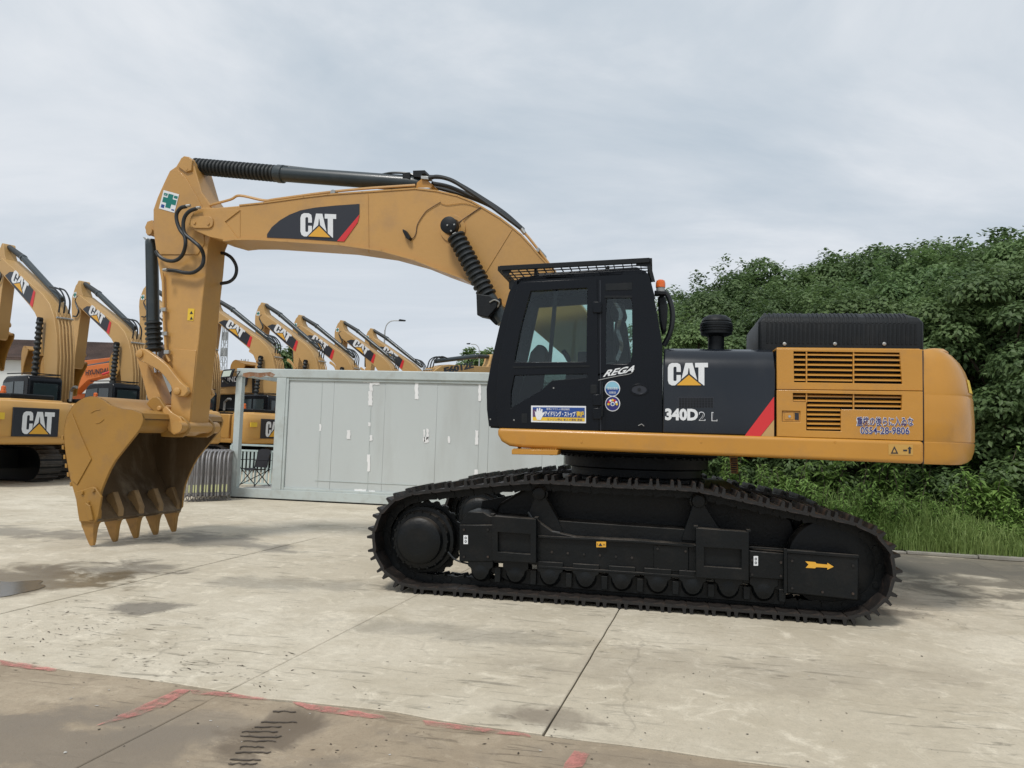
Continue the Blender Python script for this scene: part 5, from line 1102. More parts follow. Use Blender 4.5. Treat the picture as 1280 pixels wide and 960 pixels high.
# ------------------------------------------------------------------ excavators parked in a row behind
def camxy(px, d):
    """ground position at image column px and distance d along the view"""
    f2 = Vector((-math.sin(yaw), math.cos(yaw), 0)); r2 = Vector((math.cos(yaw), math.sin(yaw), 0)); return f2 * d + r2 * ((px - 640) / FPX * d)
BELT = MB()
def build_bg(rear, tip_px, tip_h, label, group='parked excavators behind the yard', cpaint=YBG, bpaint=YBC, detail=True, heading=None, text=None, flat_pose=False, fwd_guess=4.0, foot_only=False):
    """rear: ground point under the middle of the counterweight; the heading is turned until the boom tip lines up with tip_px"""
    f2 = Vector((-math.sin(yaw), math.cos(yaw), 0)); r2 = Vector((math.cos(yaw), math.sin(yaw), 0))
    best = None
    for k in range(0, 121):
        th_ = R(k) if heading is None else heading       # left of the view direction
        hd_ = f2 * math.cos(th_) - r2 * math.sin(th_); T_ = rear + hd_ * (2.75 + fwd_guess); px = 640 + FPX * T_.dot(r2) / T_.dot(f2)
        sc_ = abs(px - tip_px)
        if best is None or sc_ < best[0]: best = (sc_, th_, hd_, T_)
        if heading is not None: break
    _, th_, hd_, T_ = best
    d = T_.dot(f2); tz = 1.65 + tip_h * d / FPX - .75 if tip_h else 4.3
    cen = rear + hd_ * 2.75
    root = thing('parked_excavator', label, 'excavator', cen, math.atan2(hd_.y, hd_.x), group)
    p = root
    # tracks
    for s_ in (-1, 1):
        b = MB(); y0 = s_ * 1.1 - .3
        L2, hh = 1.95, .92; pr_ = []
        for a in range(-90, 91, 15): pr_.append((L2 - .45 + .45*math.cos(R(a)), .45 + .43*math.sin(R(a))))
        for a in range(90, 271, 15): pr_.append((-L2 + .45 + .45*math.cos(R(a)), .45 + .43*math.sin(R(a))))
        b.prism([(x, y0, z + .02) for x, z in pr_], (0, .6, 0))
        tk = b.build('track', TRK, p)
        n_ = len(pr_); g = MB(); ll, _st = resample([Vector((x, 0, z)) for x, z in pr_], 46)
        for i in range(46):
            a, c = ll[i], ll[(i+1) % 46]; m_ = (a+c)/2; t = (c-a).normalized(); nn = Vector((t.z, 0, -t.x))
            if nn.dot(m_ - Vector((0,0,.45))) < 0: nn = -nn
            q = m_ + nn*.01 + Vector((0, y0 - .01, .02))
            g.prism([q - t*.07, q + t*.07, q + t*.07 + nn*.015, q + t*.02 + nn*.015, q + t*.015 + nn*.04, q - t*.015 + nn*.04, q - t*.02 + nn*.015, q - t*.07 + nn*.015], (0, .62, 0))
        g.build('track_shoes', mat_shoe_bg, tk, kind='stuff')
    MB().box(-1.1, 1.1, -.8, .8, .35, .85).build('car_body', TRK, p); MB().lathe((0,0,.85), (0,0,1), [(0,.62),(.2,.62)], 24).build('slewing_ring', BLKM, p)
    MB().box(-2.2, 1.6, -1.27, 1.27, 1.03, 1.18).build('platform', bpaint, p, .02)
    # counterweight
    vs = []; fs = []; NP_ = 20
    for z, ins in ((1.02,.10),(1.06,.03),(1.12,0),(1.85,0.0),(1.95,.03),(2.06,.10),(2.10,.22)):
        for k in range(NP_ + 1):
            a = math.pi*k/NP_; vs.append((-2.05 - (.70-ins)*abs(math.sin(a))**(2/4.2), (1.29-ins*.5)*(1 if math.cos(a) > 0 else -1)*abs(math.cos(a))**(2/4.2), z))
    n_ = NP_ + 1
    for i in range(6): fs += [(i*n_+k, i*n_+(k+1) % n_, (i+1)*n_+(k+1) % n_, (i+1)*n_+k) for k in range(n_)]
    fs += [tuple(range(n_)), tuple(6*n_+k for k in range(n_))]
    cw_ = MB().add(vs, fs).build('counterweight', bpaint, p, smooth=30)
    x_ = -2.762
    pn = MB().box(x_ - .012, x_ + .03, -.60, .60, 1.22, 1.92).build('logo_panel', LBLK, cw_, .008)
    bl, br, tl = Vector((x_-.012, .37, 1.28)), Vector((x_-.012, -.47, 1.28)), Vector((x_-.012, .37, 1.83))
    logo(bl, br, tl, pn, .006)
    MB().box(x_ - .006, x_ + .03, .80, 1.12, 1.62, 1.78).build('warning_sticker', STY, cw_)
    MB().box(x_ - .002, x_ + .03, -1.2, 1.2, 1.195, 1.205).build('panel_crease', YBG, cw_)
    # hood, cab
    MB().box(-2.05, .2, -1.25, .22, 1.18, 2.15).build('engine_hood', bpaint, p, .04); MB().box(-1.9, -.2, -1.1, .1, 2.15, 2.28).build('hood_cover', BLKM, p, .03)
    MB().box(-1.9, -.5, .3, 1.25, 1.18, 2.05).build('side_housing', bpaint, p, .03); MB().box(-1.7, -.55, .32, 1.2, 2.05, 2.12).build('walkway_plate', BLKM, p, .01)
    cb = MB().prism([(-.35,.32,1.2),(1.30,.32,1.2),(1.38,.32,1.9),(1.15,.32,2.75),(.95,.32,2.88),(-.25,.32,2.90),(-.35,.32,2.8)], (0,.95,0)).build('cab', BLKC, p, .05)
    MB().box(-.362, -.350, .46, 1.13, 2.05, 2.68).build('cab_rear_window', GWIN, cb, .003); MB().prism([(-.1,1.272,2.0),(.42,1.272,2.0),(.42,1.272,2.72),(-.1,1.272,2.72)], (0,.006,0)).build('cab_side_window', GWIN, cb); MB().prism([(.5,1.272,1.6),(1.27,1.272,1.7),(1.28,1.272,1.95),(1.08,1.272,2.68),(.5,1.272,2.72)], (0,.006,0)).build('cab_door_window', GWIN, cb)
    for yy in (.38, 1.22): MB().bar((-.30, yy, 2.96), (1.0, yy, 2.96), .03, .03).build('roof_rail', BLKM, p)
    MB().bar((-.30, .38, 2.96), (-.30, 1.22, 2.96), .03, .03).build('roof_rail', BLKM, p)
    be = MB().lathe((-1.2, -.2, 2.28), (0,0,1), [(0,.07),(.06,.07),(.07,.06),(.18,.055),(.2,.03)], 12).build('warning_lamp', OLAMP, p)
    MB().tube([(-.6,.2,2.2),(-.6,.2,2.5),(-.75,.2,2.62),(-.9,.2,2.62)], .045, 8).build('exhaust_pipe', STL, p)
    # boom from foot to tip pin
    F_ = Vector((.25, 0, 1.7)); T2 = Vector((fwd_guess - .25, 0, tz)); dv_ = T2 - F_; Ln = dv_.length; e1 = dv_ / Ln; e2 = Vector((-e1.z, 0, e1.x))
    bs = lambda s, t, y=0: F_ + e1 * s * Ln + e2 * t * Ln + Vector((0, y, 0))
    upr = [(-.03,.0),(.02,.035),(.12,.115),(.22,.185),(.32,.235),(.42,.262),(.50,.262),(.58,.238),(.70,.18),(.85,.108),(.97,.05),(1.02,.028),(1.035,0),(1.02,-.028)]
    lwr = [(.97,-.025),(.88,.010),(.75,.062),(.62,.112),(.55,.134),(.48,.142),(.40,.130),(.28,.08),(.15,.02),(.04,-.03),(0,-.035)]
    bm_ = MB().prism([bs(s, t, -.27) for s, t in upr + lwr], (0, .54, 0)).build('boom', cpaint, p, .015)
    dq = [(.915,.006),(.90,.052),(.865,.090),(.71,.165),(.655,.185),(.615,.122),(.70,.086),(.80,.046)]
    yf = .27
    if text is None:
        dd = MB().prism([bs(s, t, yf + .004) for s, t in dq], (0, .004, 0)).build('boom_decal', LBLK, bm_, smooth=0)
        MB().prism([bs(s, t, yf + .004) for s, t in ((.655,.185),(.635,.193),(.585,.134),(.615,.122))], (0, .005, 0)).build('red_stripe', RED, bm_, smooth=0)
        # letters read from the tip towards the foot
        o1, o2 = bs(.85,.038,yf+.009), bs(.685,.108,yf+.009); tlv = o1 + (bs(.84,.052,0) - bs(.70,.108,0)).cross(Vector((0,1,0))).normalized() * -.0
        ey = (o2 - o1).cross(Vector((0,-1,0))).normalized() * Ln * .066
        if ey.dot(e2) < 0: ey = -ey
        logo(o1, o2, o1 + ey, dd, .004)
    elif text:
        yf = -.278; s0, s1_ = text[1]; o1, o2 = bs(s0, text[2], yf), bs(s1_, text[3], yf); ey = (o2 - o1).cross(Vector((0,-1,0))).normalized() * Ln * text[4]
        if ey.dot(e2) < 0: ey = -ey
        lettering(text[0], o1, o2, o1 + ey, LBLK, bm_, .05, .006)
    # pipes and hoses on the back of the boom
    for k in range(5):
        y = -.2 + .1*k; MB().tube([bs(s, t + .008, y) for s, t in ((.44,.268),(.36,.255),(.22,.19),(.12,.12),(.03,.045))], .022, 6).build('boom_pipe', cpaint, bm_)
    MB().tube([bs(.40, .275, -.25), bs(.40, .275, .25)], .03, 6).build('pipe_clamp', STL, bm_)
    for k in range(3):
        y = -.15 + .15*k; MB().tube(crom([bs(s, t, y) for s, t in ((.60,.28),(.55,.315),(.48,.32),(.43,.28))], 4), .026, 6).build('boom_hose', HOSE, bm_)
    # stick, hanging straight down
    sv = [( -.22,.82),(-.15,.86),(-.05,.80),(.02,.62),(-.02,.4)]
    k_ = .0100
    stl = [T2 + Vector(((252 - x)*k_*.92, -.19, (277 - y)*k_*.92 if y < 300 else (277-y)*k_*.92)) for x, y in stk]
    sk_ = MB().prism(stl, (0, .38, 0)).build('stick', cpaint, p, .012)
    q = lambda x, y, yy=0: T2 + Vector(((252 - x)*k_*.92, yy, (277 - y)*k_*.92))
    if text is None or text is False:
        cm_ = lambda a, b: q(212 + a, 252 - b, .195)
        cc = MB().prism([cm_(a, b) for a, b in ((-10,-11),(10,-11),(10,11),(-10,11))], (0,.003,0)).build('cross_sticker', WHT, sk_, smooth=0); MB().prism([cm_(a*1.05, b*1.05) + Vector((0,.003,0)) for a, b in cp], (0,.003,0)).build('green_cross', TEAL, cc, smooth=0)
        MB().tube(crom([q(x, y, .25) for x, y in ((246,260),(231,271),(229,281),(240,300),(254,320),(243,340),(220,338))], 4), .028, 6).build('stick_hose', HOSE, sk_)
    # cylinders
    a, b, c = q(240, 207), bs(.62, .30), bs(.50, .30)
    SCy = MB().lathe(a + (b-a)*.30, (c - (a + (b-a)*.30)), [(0,.11),(.1,.12),(.12,.10),((c-(a+(b-a)*.30)).length,.09)], 14).build('stick_cylinder', CYL, p)
    MB().lathe(a, b - a, [(0,.085),((b-a).length*.3,.10)], 14).build('stick_cylinder_boot', RUBB, SCy)
    for s_ in (-1, 1):
        a, b = Vector((1.15, s_*.42, 1.5)), bs(.45, .19, s_*.42); bc = bellows(a + (b-a)*.42, b, .075, .105, 12, 'boom_cylinder_boot', p); MB().lathe(a, b-a, [(0,.09),((b-a).length*.42,.09)], 12).build('boom_cylinder', CYL, p); MB().lathe(b + Vector((0,-.06,0)), (0,1,0), [(0,.09),(.12,.09)], 12).build('cylinder_head_cap', BLKM, bc)
    MB().lathe(q(189,298), q(193,440)-q(189,298), [(0,.08),(1.2,.08),(1.25,.045)], 12).build('bucket_cylinder', CYL, p)
    # linkage and bucket
    for yy in (-.27, .21): MB().prism([q(x, y, yy) for x, y in lk], (0,.06,0)).build('curved_link', cpaint, p, .01)
    bu = MB().prism([q(x + 6, y - 3, -.6) for x, y in side], (0,.04,0)).build('bucket', YDEEP, p); MB().prism([q(x + 6, y - 3, .56) for x, y in side], (0,.04,0)).build('bucket_side_plate', YDEEP, bu)
    A_ = [q(x+6, y-3, -.6) for x, y in sp0]; B_ = [q(x+6, y-3, -.6) for x, y in inn]; m_ = len(A_); D_ = Vector((0,1.2,0)); vs = A_ + B_ + [v+D_ for v in A_] + [v+D_ for v in B_]
    fs = []
    for i in range(m_-1): fs += [(i, i+1, 2*m_+i+1, 2*m_+i), (m_+i, 3*m_+i, 3*m_+i+1, m_+i+1)]
    MB().add(vs, fs).build('bucket_shell', YDEEP, bu)
    return root


RW = [ (48, 19.0, -140, 200, 'parked excavator whose counterweight logo shows at the far left edge, boom out of sight', 3.2),
       (150, 21.7, -5, 219, 'parked excavator whose raised boom leans in at the left edge, stick hanging beside it', 4.3),
       (246, 24.6, 93, 175, 'parked excavator whose full raised boom stands between the left edge and the bucket', 3.9),
       (343, 28.0, 178, 173, 'parked excavator whose counterweight logo shows through the open bay of the cabin', 3.9),
       (425, 30.5, 262, 160, 'parked excavator whose black boom decal emerges right behind the upright stick in front', 3.9),
       (470, 33.0, 325, 155, 'tallest raised excavator boom above the left end of the cabin, a round tree behind it', 3.9),
       (513, 35.5, 372, 141, 'raised excavator boom second from the left above the cabin roof beam', 3.9),
       (560, 38.0, 423, 136, 'raised excavator boom third from the left above the cabin roof beam', 3.9),
       (592, 40.5, 462, 127, 'smallest raised excavator boom above the cabin, next to the tall street lamp', 3.9) ]
for px, d, tp, h, lb, fg in RW:
    build_bg(camxy(px, d), tp, h, lb, fwd_guess=fg)
# others further behind
build_bg(camxy(118, 34), 52, 160, 'pale excavator boom tip rising behind the leftmost decorated boom', fwd_guess=3.9, group=None)
bgx = build_bg(camxy(430, 27.5), 588, 99, 'parked excavator facing right with its low level boom showing above the cabin', heading=R(-38), fwd_guess=5.4, group=None, text=('E6012E', (.50,.82), .195, .105, .05))
build_bg(camxy(548, 52), 598, 92, 'red excavator with a level boom far behind the cabin roof, next to the front machine', cpaint=mat('red_machine_paint', (.55,.05,.03), .5), bpaint=ORG, heading=R(-45), fwd_guess=5.2, group=None, text=('HX', (.5,.7), .15, .12, .03))
# orange machine with lettering on its boom, low pose, plus a level boom above it
hy = thing('orange_excavator', 'orange excavator with black lettering on its low boom, in front of the tiled house', 'excavator', camxy(96, 34))
hy['world_built'] = True
f2 = Vector((-math.sin(yaw), math.cos(yaw), 0)); r2 = Vector((math.cos(yaw), math.sin(yaw), 0))
def atd(px, py, d):
    """point seen at a pixel, distance d along the level view direction"""
    r = ray(px, py); return CAM + r * (d / r.dot(f2))
q = lambda pts, d: [atd(x, y, d) for x, y in pts]
b = MB().prism(q([(78,487),(80,470),(96,459),(112,457),(158,450),(166,455),(166,462),(110,475),(92,492)], 33.6), f2 * .6).build('boom', ORG, hy, .02)
MB().prism(q([(92,452),(110,450),(145,446),(147,449.5),(112,456),(92,459)], 34.6), f2 * .4).build('stick', ORG, hy, .02)
lettering('HYUNDAI', atd(107,469.5,33.55), atd(135,466,33.55), atd(107,463,33.55), LBLK, b, .03, .006)
MB().tube(q([(108,458),(130,454.5),(160,448)], 33.9), .07, 8).build('boom_cylinder', CYL, hy)
MB().prism(q([(60,492),(60,530),(140,530),(140,500),(120,492)], 34.2), f2 * 2.5).build('body', ORG, hy, .03); MB().prism(q([(60,538),(60,545),(66,548),(134,548),(140,545),(140,538),(134,534),(66,534)], 34), f2 * .6).build('track', TRK, hy)
MB().tube(q([(128,468),(146,462),(160,464)], 33), .05, 8).build('boom_hose', RED, hy)
# yellow boxy machine with a dark lettered panel behind the open bay
dm = thing('loader_machine', 'boxy yellow machine with white letters on a dark panel, seen through the open bay', 'machine', camxy(320, 31)); dm['world_built'] = True
b = MB().prism(q([(268,470),(270,463),(345,461),(372,466),(372,491),(268,493)], 34), f2 * 2.2).build('hood', YBG, dm, .05)
pn_ = MB().prism(q([(276,471),(311,470),(308,482),(276,484)], 33.97), -f2 * .01).build('dark_panel', LBLK, b, smooth=0); lettering('HYUNDAI', atd(271,478,33.93), atd(304,477,33.93), atd(271,471.5,33.93), WHT, pn_, .02)
MB().prism(q([(315,466),(318,466),(318,491),(315,491)], 33.95), f2 * .1).build('hood_seam', BLKM, b); MB().prism(q([(268,493),(372,491),(372,555),(268,555)], 34.3), f2 * 1.8).build('chassis', BLKM, dm, .03)

# ------------------------------------------------------------------ house with a tiled roof, trees, mast and lamps in the distance
HB = thing('house', 'house with brown tiled roof and pale walls behind the parked excavators', 'house', camxy(90, 55)); HB['world_built'] = True
d0 = 55; w0, w1 = atd(-40, 470, d0), atd(172, 470, d0)
ex = (w1 - w0); ex.z = 0; exn = ex.normalized(); ez = Vector((0,0,1)); eave = atd(90, 452, d0).z; ridge = atd(90, 426, d0 + 3).z; base = Vector((w0.x, w0.y, 0))
MB().prism([base, base + ex, base + ex + f2*7, base + f2*7], (0,0,eave)).build('wall', WALLW, HB, smooth=0)
for k in range(4):
    a = base + ex * (.16 + .22*k) - f2*.03; wn = MB().prism([a + ez*2.2, a + exn*1.6 + ez*2.2, a + exn*1.6 + ez*3.6, a + ez*3.6], f2*.05).build('window', GWIN, HB, smooth=0)
rf = MB().prism([base - f2*.5 + ez*(eave-.02), base - f2*.5 + ez*(eave+.12), base + f2*3.5 + ez*ridge, base + f2*7.5 + ez*(eave+.12), base + f2*7.5 + ez*(eave-.02)], ex + exn * .6).build('roof', TILE, HB, smooth=0)
mb = MB(); n_ = 16
for k in range(n_):
    t = k / n_; a = (base - f2*.52 + ez*(eave+.12)).lerp(base + f2*3.5 + ez*ridge, t); b_ = (base - f2*.52 + ez*(eave+.12)).lerp(base + f2*3.5 + ez*ridge, t + 1/n_)
    for j in range(60):
        x_a = ex * (j/60); x_b = ex * ((j + .93)/60); up3 = Vector((0,0,.05))
        mb.add([a + x_a + up3*1.6, a + x_b + up3*1.6, b_ + x_b + up3*.4, b_ + x_a + up3*.4, a + x_a, a + x_b], [(0,1,2,3),(4,5,1,0)])
mb.build('roof_tiles', TILE, rf, smooth=0, kind='stuff')
def mast(px, ptop, d, label):
    b0 = camxy(px, d); top = atd(px, ptop, d).z; t = thing('lattice_mast', label, 'mast', b0)
    mb = MB(); w = .35
    for sx in (-1, 1):
        for sy in (-1, 1): mb.bar((sx*w, sy*w, 0), (sx*w*.5, sy*w*.5, top), .05, .05)
    n = int(top / .9)
    for k in range(n):
        z0, z1 = top*k/n, top*(k+1)/n; a = w*(1 - .5*k/n)
        for (p, q_) in (((-a,-a),(a,-a)), ((a,-a),(a,a)), ((a,a),(-a,a)), ((-a,a),(-a,-a))): mb.bar((p[0],p[1],z0), (q_[0],q_[1],z1), .03, .03); mb.bar((q_[0],q_[1],z0), (p[0],p[1],z0), .03, .03)
    mb.build('lattice', GREY, t, smooth=0)
    for k in range(3): MB().box(-.3, .3, -.08, .08, top - 1.0 - k*1.6, top - .2 - k*1.6).build('antenna_panel', GREY, t)
mast(277.5, 392, 75, 'slim grey lattice mast far away, just right of the upright stick'); mast(304, 449, 60, 'short grey antenna mast above the left end of the cabin')
def street_lamp(px, ptop, d, arm, label):
    b0 = camxy(px, d); top = atd(px, ptop, d).z; t = thing('street_lamp', label, 'lamp', b0)
    MB().tube([(0,0,0),(0,0,top*.5),(0,0,top*.93)], [.11,.09,.06], 8).build('pole', GREY, t)
    a = r2 * arm; MB().tube(crom([Vector((0,0,top*.92)), Vector((0,0,top*.97)) + a*.12, Vector((0,0,top)) + a*.45, Vector((0,0,top+.05)) + a], 4), .045, 6).build('arm', GREY, t)
    e_ = Vector((0,0,top+.03)) + a; MB().prism([e_ + v for v in (r2*-.1, r2*arm*.45, r2*arm*.5 + ez*.1, r2*arm*.05 + ez*.16)], f2*.22).build('lamp_head', BLKM, t, .02)
street_lamp(478, 401, 62, 1.1, 'tall curved street lamp beyond the smallest raised boom'); street_lamp(598, 431, 85, -1.0, 'distant street lamp close to the front edge of the cab')

# leaves: many small folded leaf faces in layered sprays
def spray(vs, fs, c, rad, n, rnd, size, flat_=.5):
    for _ in range(n):
        while True:
            p = Vector((rnd.uniform(-1,1), rnd.uniform(-1,1), rnd.uniform(-1,1)))
            if p.length < 1: break
        p = c + Vector((p.x*rad, p.y*rad, p.z*rad*flat_))
        an = rnd.uniform(0, 6.283); tl = rnd.uniform(-.7, .5); s_ = size * rnd.uniform(.6, 1.3)
        d = Vector((math.cos(an)*math.cos(tl), math.sin(an)*math.cos(tl), math.sin(tl))); w = Vector((-math.sin(an), math.cos(an), rnd.uniform(-.5,.5))).normalized() * s_ * .32
        b = len(vs); vs += [p, p + d*s_*.5 + w, p + d*s_, p + d*s_*.5 - w]; fs += [(b, b+1, b+2, b+3)]
def bough(vs, fs, c, rad, n, rnd, size):
    """leaves laid over a low dome, facing mostly outward and up"""
    for _ in range(n):
        a = rnd.uniform(0, 6.283); e_ = math.asin(rnd.uniform(-.35, 1)); k = rad * (rnd.uniform(.72, 1.06))
        nrm = Vector((math.cos(a)*math.cos(e_), math.sin(a)*math.cos(e_), math.sin(e_)))
        p = c + Vector((nrm.x*k, nrm.y*k, nrm.z*k*.72)); nn = (nrm + Vector((rnd.gauss(0,.45), rnd.gauss(0,.45), .55 + rnd.gauss(0,.3)))).normalized()
        d = nn.cross(Vector((rnd.uniform(-1,1), rnd.uniform(-1,1), rnd.uniform(-1,1)))).normalized(); s_ = size * rnd.uniform(.6, 1.3); w = nn.cross(d) * s_ * .30; dr_ = Vector((0,0,-s_*.18))
        b = len(vs); vs += [p, p + d*s_*.5 + w, p + d*s_ + dr_, p + d*s_*.5 - w]; fs += [(b, b+1, b+2, b+3)]
def tree_meshes(seed, h, rad, crown_lo, leaves, size, lm):
    rnd = random.Random(seed); vs = []; fs = []; cl = []
    nb = 46; per = int(leaves / nb)
    for i in range(nb):
        zf = (i + .5) / nb; th_ = i * 2.39996 + rnd.uniform(-.35, .35)
        prof_r = math.sin(math.pi * (.14 + .80 * zf)) ** .55; rr_ = rad * prof_r * rnd.uniform(.62, 1.0) * (1 - .55 * max(0, zf - .85) / .15)
        br = rad * rnd.uniform(.20, .36)
        c = Vector((math.cos(th_)*rr_, math.sin(th_)*rr_, crown_lo + (h - crown_lo - br*.4) * zf + rnd.uniform(-.12,.12)))
        cl.append(c); bough(vs, fs, c, br, int(per * (br / rad / .28) ** 2), rnd, size)
    for i in range(16):
        th_ = rnd.uniform(0, 6.283); r_ = rad * rnd.uniform(0, .6); c = Vector((math.cos(th_)*r_, math.sin(th_)*r_, h * rnd.uniform(.93, 1.05))); spray(vs, fs, c, .20, 40, rnd, size, 1.0)
    lme = bpy.data.meshes.new('crown'); lme.from_pydata(vs, [], fs); lme.materials.append(lm)
    tb = MB(); tb.tube(crom([(0,0,-.1), (rnd.uniform(-.1,.1),0,h*.3), (rnd.uniform(-.2,.2),rnd.uniform(-.2,.2),h*.65), (rnd.uniform(-.2,.2),0,h*.9)], 3), [.13,.12,.11,.10,.09,.08,.07,.06,.045,.03], 7)
    for c in rnd.sample(cl, min(16, len(cl))):
        z0 = max(h*.22, c.z - rad*.9); tb.tube([Vector((0,0,z0)), Vector((c.x*.5, c.y*.5, (z0+c.z)/2 + .1)), c], [.05,.035,.015], 5)
    return lme, tb.mesh('trunk', BARK)
def place_tree(ms, loc, s, rz, label, cat='tree', name='tree', group=None, tr='trunk', zs=1.0):
    t = thing(name, label, cat, loc, rz, group); t.scale = (s, s, s*zs)
    for me, nm in ((ms[0], 'crown'), (ms[1], tr)): o = bpy.data.objects.new(nm, me); col.objects.link(o); o.parent = t
    return t
TM = [tree_meshes(i + 1, 6.0, 2.0, .55, 28000, .115, LEAF) for i in range(5)]
rnd = random.Random(5); TG = 'trees of the dense wooded bank'
# the wood: front row along the kerb, two more behind, standing higher
places = []
def treetop(px):      # skyline of the photograph
    K = [(820,392),(840,382),(880,368),(920,357),(960,347),(1000,340),(1040,336),(1080,330),(1120,325),(1160,320),(1200,312),(1240,307),(1290,300),(1500,292)]
    for (a, b), (c, d) in zip(K, K[1:]):
        if a <= px <= c: return b + (d-b)*(px-a)/(c-a)
    return 360
for row, (da, db, n_, f_) in enumerate(((17.0, 14.5, 9, .80), (20.5, 17.5, 10, .92), (25, 22, 12, 1.0), (30, 27, 12, 1.0))):
    for k in range(n_):
        px = 868 + (1470 - 868) * (k + rnd.uniform(-.25,.25) + (row % 2) * .5) / (n_ - 1) if row < 3 else 862 + (1400-862)*(k + rnd.uniform(-.2,.2))/(n_-1)
        d = da + (db - da) * (px - 850) / 600 + rnd.uniform(-.6, .6); p = camxy(px, d); top = atd(px, treetop(min(px, 1490)) + (1-f_)*150, d).z
        places.append((px, d, p, top, row))
nm_row = ('front row of the wooded bank', 'second row of the wooded bank', 'third row of the wooded bank', 'rearmost row of the wooded bank')
ordn = ['first','second','third','fourth','fifth','sixth','seventh','eighth','ninth','tenth','eleventh','twelfth']
cnt = {}
for px, d, p, top, row in places:
    k = cnt.get(row, 0); cnt[row] = k + 1
    ht = top * rnd.uniform(.93, 1.03); s = ht / 6.15
    place_tree(TM[(k * 2 + row) % 5], p, s * rnd.uniform(.98, 1.05) if row else s * 1.1, rnd.uniform(0, 6.28), 'dark green leafy tree, %s from the left in the %s' % (ordn[k], nm_row[row]), group=TG, zs=1.0 if row else .92)
place_tree(tree_meshes(9, 6, 2.3, 1.2, 9000, .28, LEAF), camxy(352, 62), 1.28, 0, 'round broad tree behind the tallest boom above the cabin'); place_tree(tree_meshes(10, 6, 2.0, 1.0, 7000, .25, LEAF), camxy(596, 90), 1.85, 1, 'small distant tree beside the red boom behind the cabin roof')
# earth bed, kerb, grass and weeds
BX0, BX1 = .9, 30
bed = MB(); nx, ny = 60, 24; vs = []
for j in range(ny + 1):
    for i in range(nx + 1):
        x = BX0 + (BX1 - BX0) * (i/nx) ** 1.3; y = 13.36 - .0785*x + (26) * (j/ny) ** 1.5
        vs.append((x, y, .05 + min(1, (y-13)/2.5) * (.10 + .10 * noise.noise(Vector((x*.7, y*.7, 0)))) + max(0, y - 15) * .03))
bed.add(vs, [(j*(nx+1)+i, j*(nx+1)+i+1, (j+1)*(nx+1)+i+1, (j+1)*(nx+1)+i) for j in range(ny) for i in range(nx)]); struct(bed.build('planting_bed', EARTH))
kb = struct(bpy.data.objects.new('kerb', None)); col.objects.link(kb)
for k in range(30):
    x = BX0 + .98*k; y = 13.24 - .0785*x; MB().prism([(x,y,0),(x+.965,y-.0757,0),(x+.965,y+.045,0),(x,y+.12,0)], (0,0,.05 + .012*math.sin(k*2.1))).build('kerb_stone', CONCK, kb, .01)
def zbed(x, y): return .05 + min(1, (y-13)/2.5) * .12
rnd = random.Random(12); vs = []; fs = []
for _ in range(30000):
    y_ = 13.3 + abs(rnd.gauss(0, .9)); x = rnd.uniform(BX0, 12.5); y = y_ - .0785*x
    if noise.noise(Vector((x*1.1, y*1.1, 7))) < -.22 and rnd.random() < .7: continue
    h = rnd.uniform(.06, .56) * (.35 + min(1, (y_-13.2)*1.2)*.95) * (1 + .6*noise.noise(Vector((x*.8, y*.8, 2)))); an = rnd.uniform(0, 6.28); d = Vector((math.cos(an), math.sin(an), 0)); w = Vector((-d.y, d.x, 0)) * rnd.uniform(.004, .009)
    p = Vector((x, y, zbed(x, y))); le = rnd.uniform(.1, .6)*h; m_ = p + d*le*.3 + Vector((0,0,h*.65)); t = p + d*le + Vector((0,0,h*rnd.uniform(.8,1)))
    b = len(vs); vs += [p-w, p+w, m_+w*.8, m_-w*.8, t]; fs += [(b,b+1,b+2,b+3),(b+3,b+2,b+4)]
me = bpy.data.meshes.new('tall_grass'); me.from_pydata(vs, [], fs); me.materials.append(GRS); o = link('tall_grass', me, kind='stuff'); tag(o, 'long green grass growing behind the kerb on the right', 'grass')
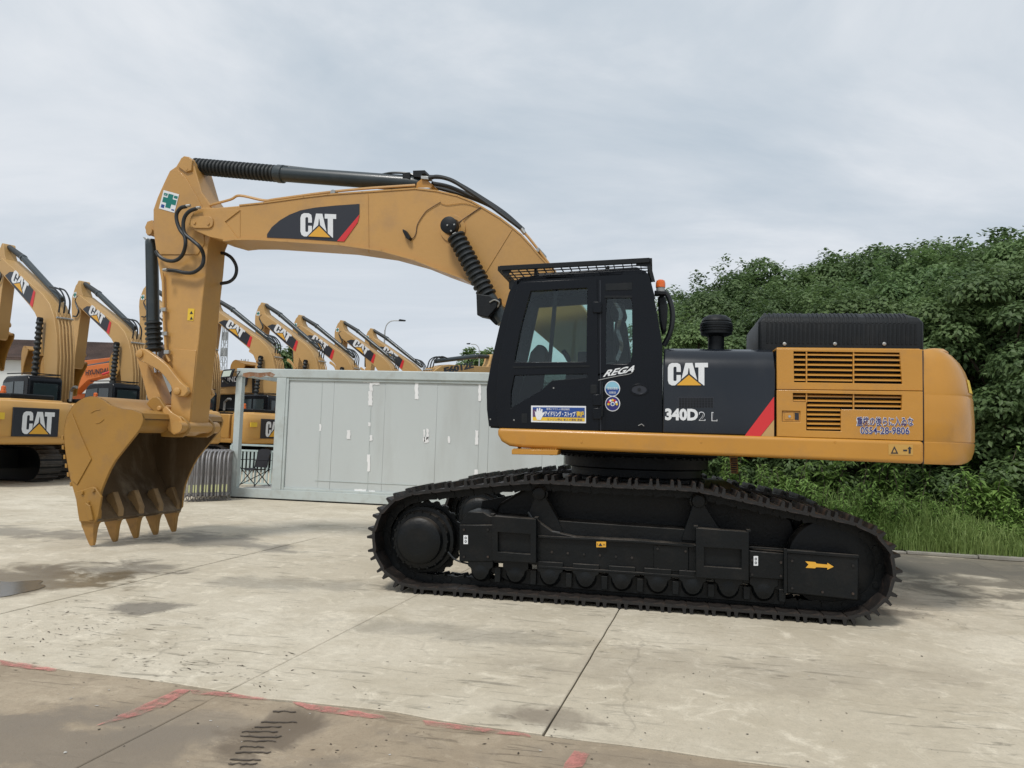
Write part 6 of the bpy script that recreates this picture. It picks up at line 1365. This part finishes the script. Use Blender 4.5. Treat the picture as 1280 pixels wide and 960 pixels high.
# low leafy ground cover behind the grass
rnd = random.Random(31); vs = []; fs = []
for _ in range(420):
    x = rnd.uniform(BX0 + .3, 12.5); y = 13.8 + rnd.uniform(0, 3.2) - .0785*x; spray(vs, fs, Vector((x, y, zbed(x,y) + rnd.uniform(.05,.35))), rnd.uniform(.2,.4), 42, rnd, .085, .7)
me = bpy.data.meshes.new('ground_cover'); me.from_pydata(vs, [], fs); me.materials.append(LEAF2); o = link('ground_cover', me, kind='stuff'); tag(o, 'low leafy ground cover under the trees of the wooded bank', 'plants')
def weed_mesh(seed, h, n, size, sp_):
    rnd = random.Random(seed); vs = []; fs = []; st = MB()
    for k in range(sp_):
        an = rnd.uniform(0, 6.28); lean = rnd.uniform(.05, .4); hh = h * rnd.uniform(.6, 1); P = [Vector((0,0,0)), Vector((math.cos(an)*lean*.4, math.sin(an)*lean*.4, hh*.5)), Vector((math.cos(an)*lean, math.sin(an)*lean, hh))]; P = crom(P, 5)
        st.tube(P, [.012 - .009*i/(len(P)-1) for i in range(len(P))], 4)
        for i in range(n):
            t = rnd.uniform(.15, 1.0); j = min(len(P)-2, int(t*(len(P)-1))); c = P[j].lerp(P[j+1], t*(len(P)-1) - j); a = rnd.uniform(0, 6.28); s_ = size * rnd.uniform(.6,1.2) * (1.25 - .6*t); tl = rnd.uniform(-.4,.5)
            d = Vector((math.cos(a)*math.cos(tl), math.sin(a)*math.cos(tl), math.sin(tl))); w = Vector((-math.sin(a), math.cos(a), 0)) * s_ * .17; b = len(vs)
            vs += [c, c + d*s_*.4 + w + Vector((0,0,.01)), c + d*s_ - Vector((0,0,s_*.25)), c + d*s_*.4 - w + Vector((0,0,.01))]; fs.append((b,b+1,b+2,b+3))
    me = bpy.data.meshes.new('foliage'); me.from_pydata(vs, [], fs); me.materials.append(LEAF2); return me, st.mesh('stems', BARK)
WM = [weed_mesh(40+i, 1.0, 60, .16, 9) for i in range(3)]; rnd = random.Random(77)
SH = [(888,13.8,.9),(912,14.0,1.0),(938,13.7,.8),(948,14.6,1.1),(972,13.8,.9),(998,14.3,1.1),(1025,13.9,.95),(1056,13.8,.9),(1086,14.1,1.0),(1118,13.8,.8),(1144,14.2,1.0),(1176,13.9,.8),(1203,14.2,1.0),(1228,14.4,1.1),(1255,13.9,.9),(1284,13.8,.8),(900,14.2,.8),(925,14.7,1.0),(958,14.2,.85),(985,14.6,1.05),(1010,14.0,.7),(1040,14.8,1.15),(1072,14.2,.8),(1100,14.9,1.1),(1130,14.3,.85),(1158,14.8,1.0),(1190,14.2,.75),(1215,14.9,1.2),(1238,13.6,1.15),(1268,14.1,.95),(1295,14.3,1.0),(1330,14.2,1.0)]
NTH = ordn + ['thirteenth','fourteenth','fifteenth','sixteenth','seventeenth','eighteenth','nineteenth'] + ['twentieth','twenty-first','twenty-second','twenty-third','twenty-fourth','twenty-fifth','twenty-sixth','twenty-seventh','twenty-eighth','twenty-ninth','thirtieth','thirty-first','thirty-second','thirty-third']
for k, (px, d, s) in enumerate(SH):
    t = place_tree(WM[k % 3], camxy(px, d - (1.15 if k < 16 else .3)) + Vector((0,0,.08)), s * (1.0 if k < 16 else 1.45), rnd.uniform(0,6.28), 'light green leafy shrub, %s from the left behind the kerb' % NTH[sorted(range(len(SH)), key=lambda i: SH[i][0]).index(k)], 'shrub', 'shrub', 'shrubs along the kerb', 'stems')
    t.children[0].name = 'foliage' if t.children else ''
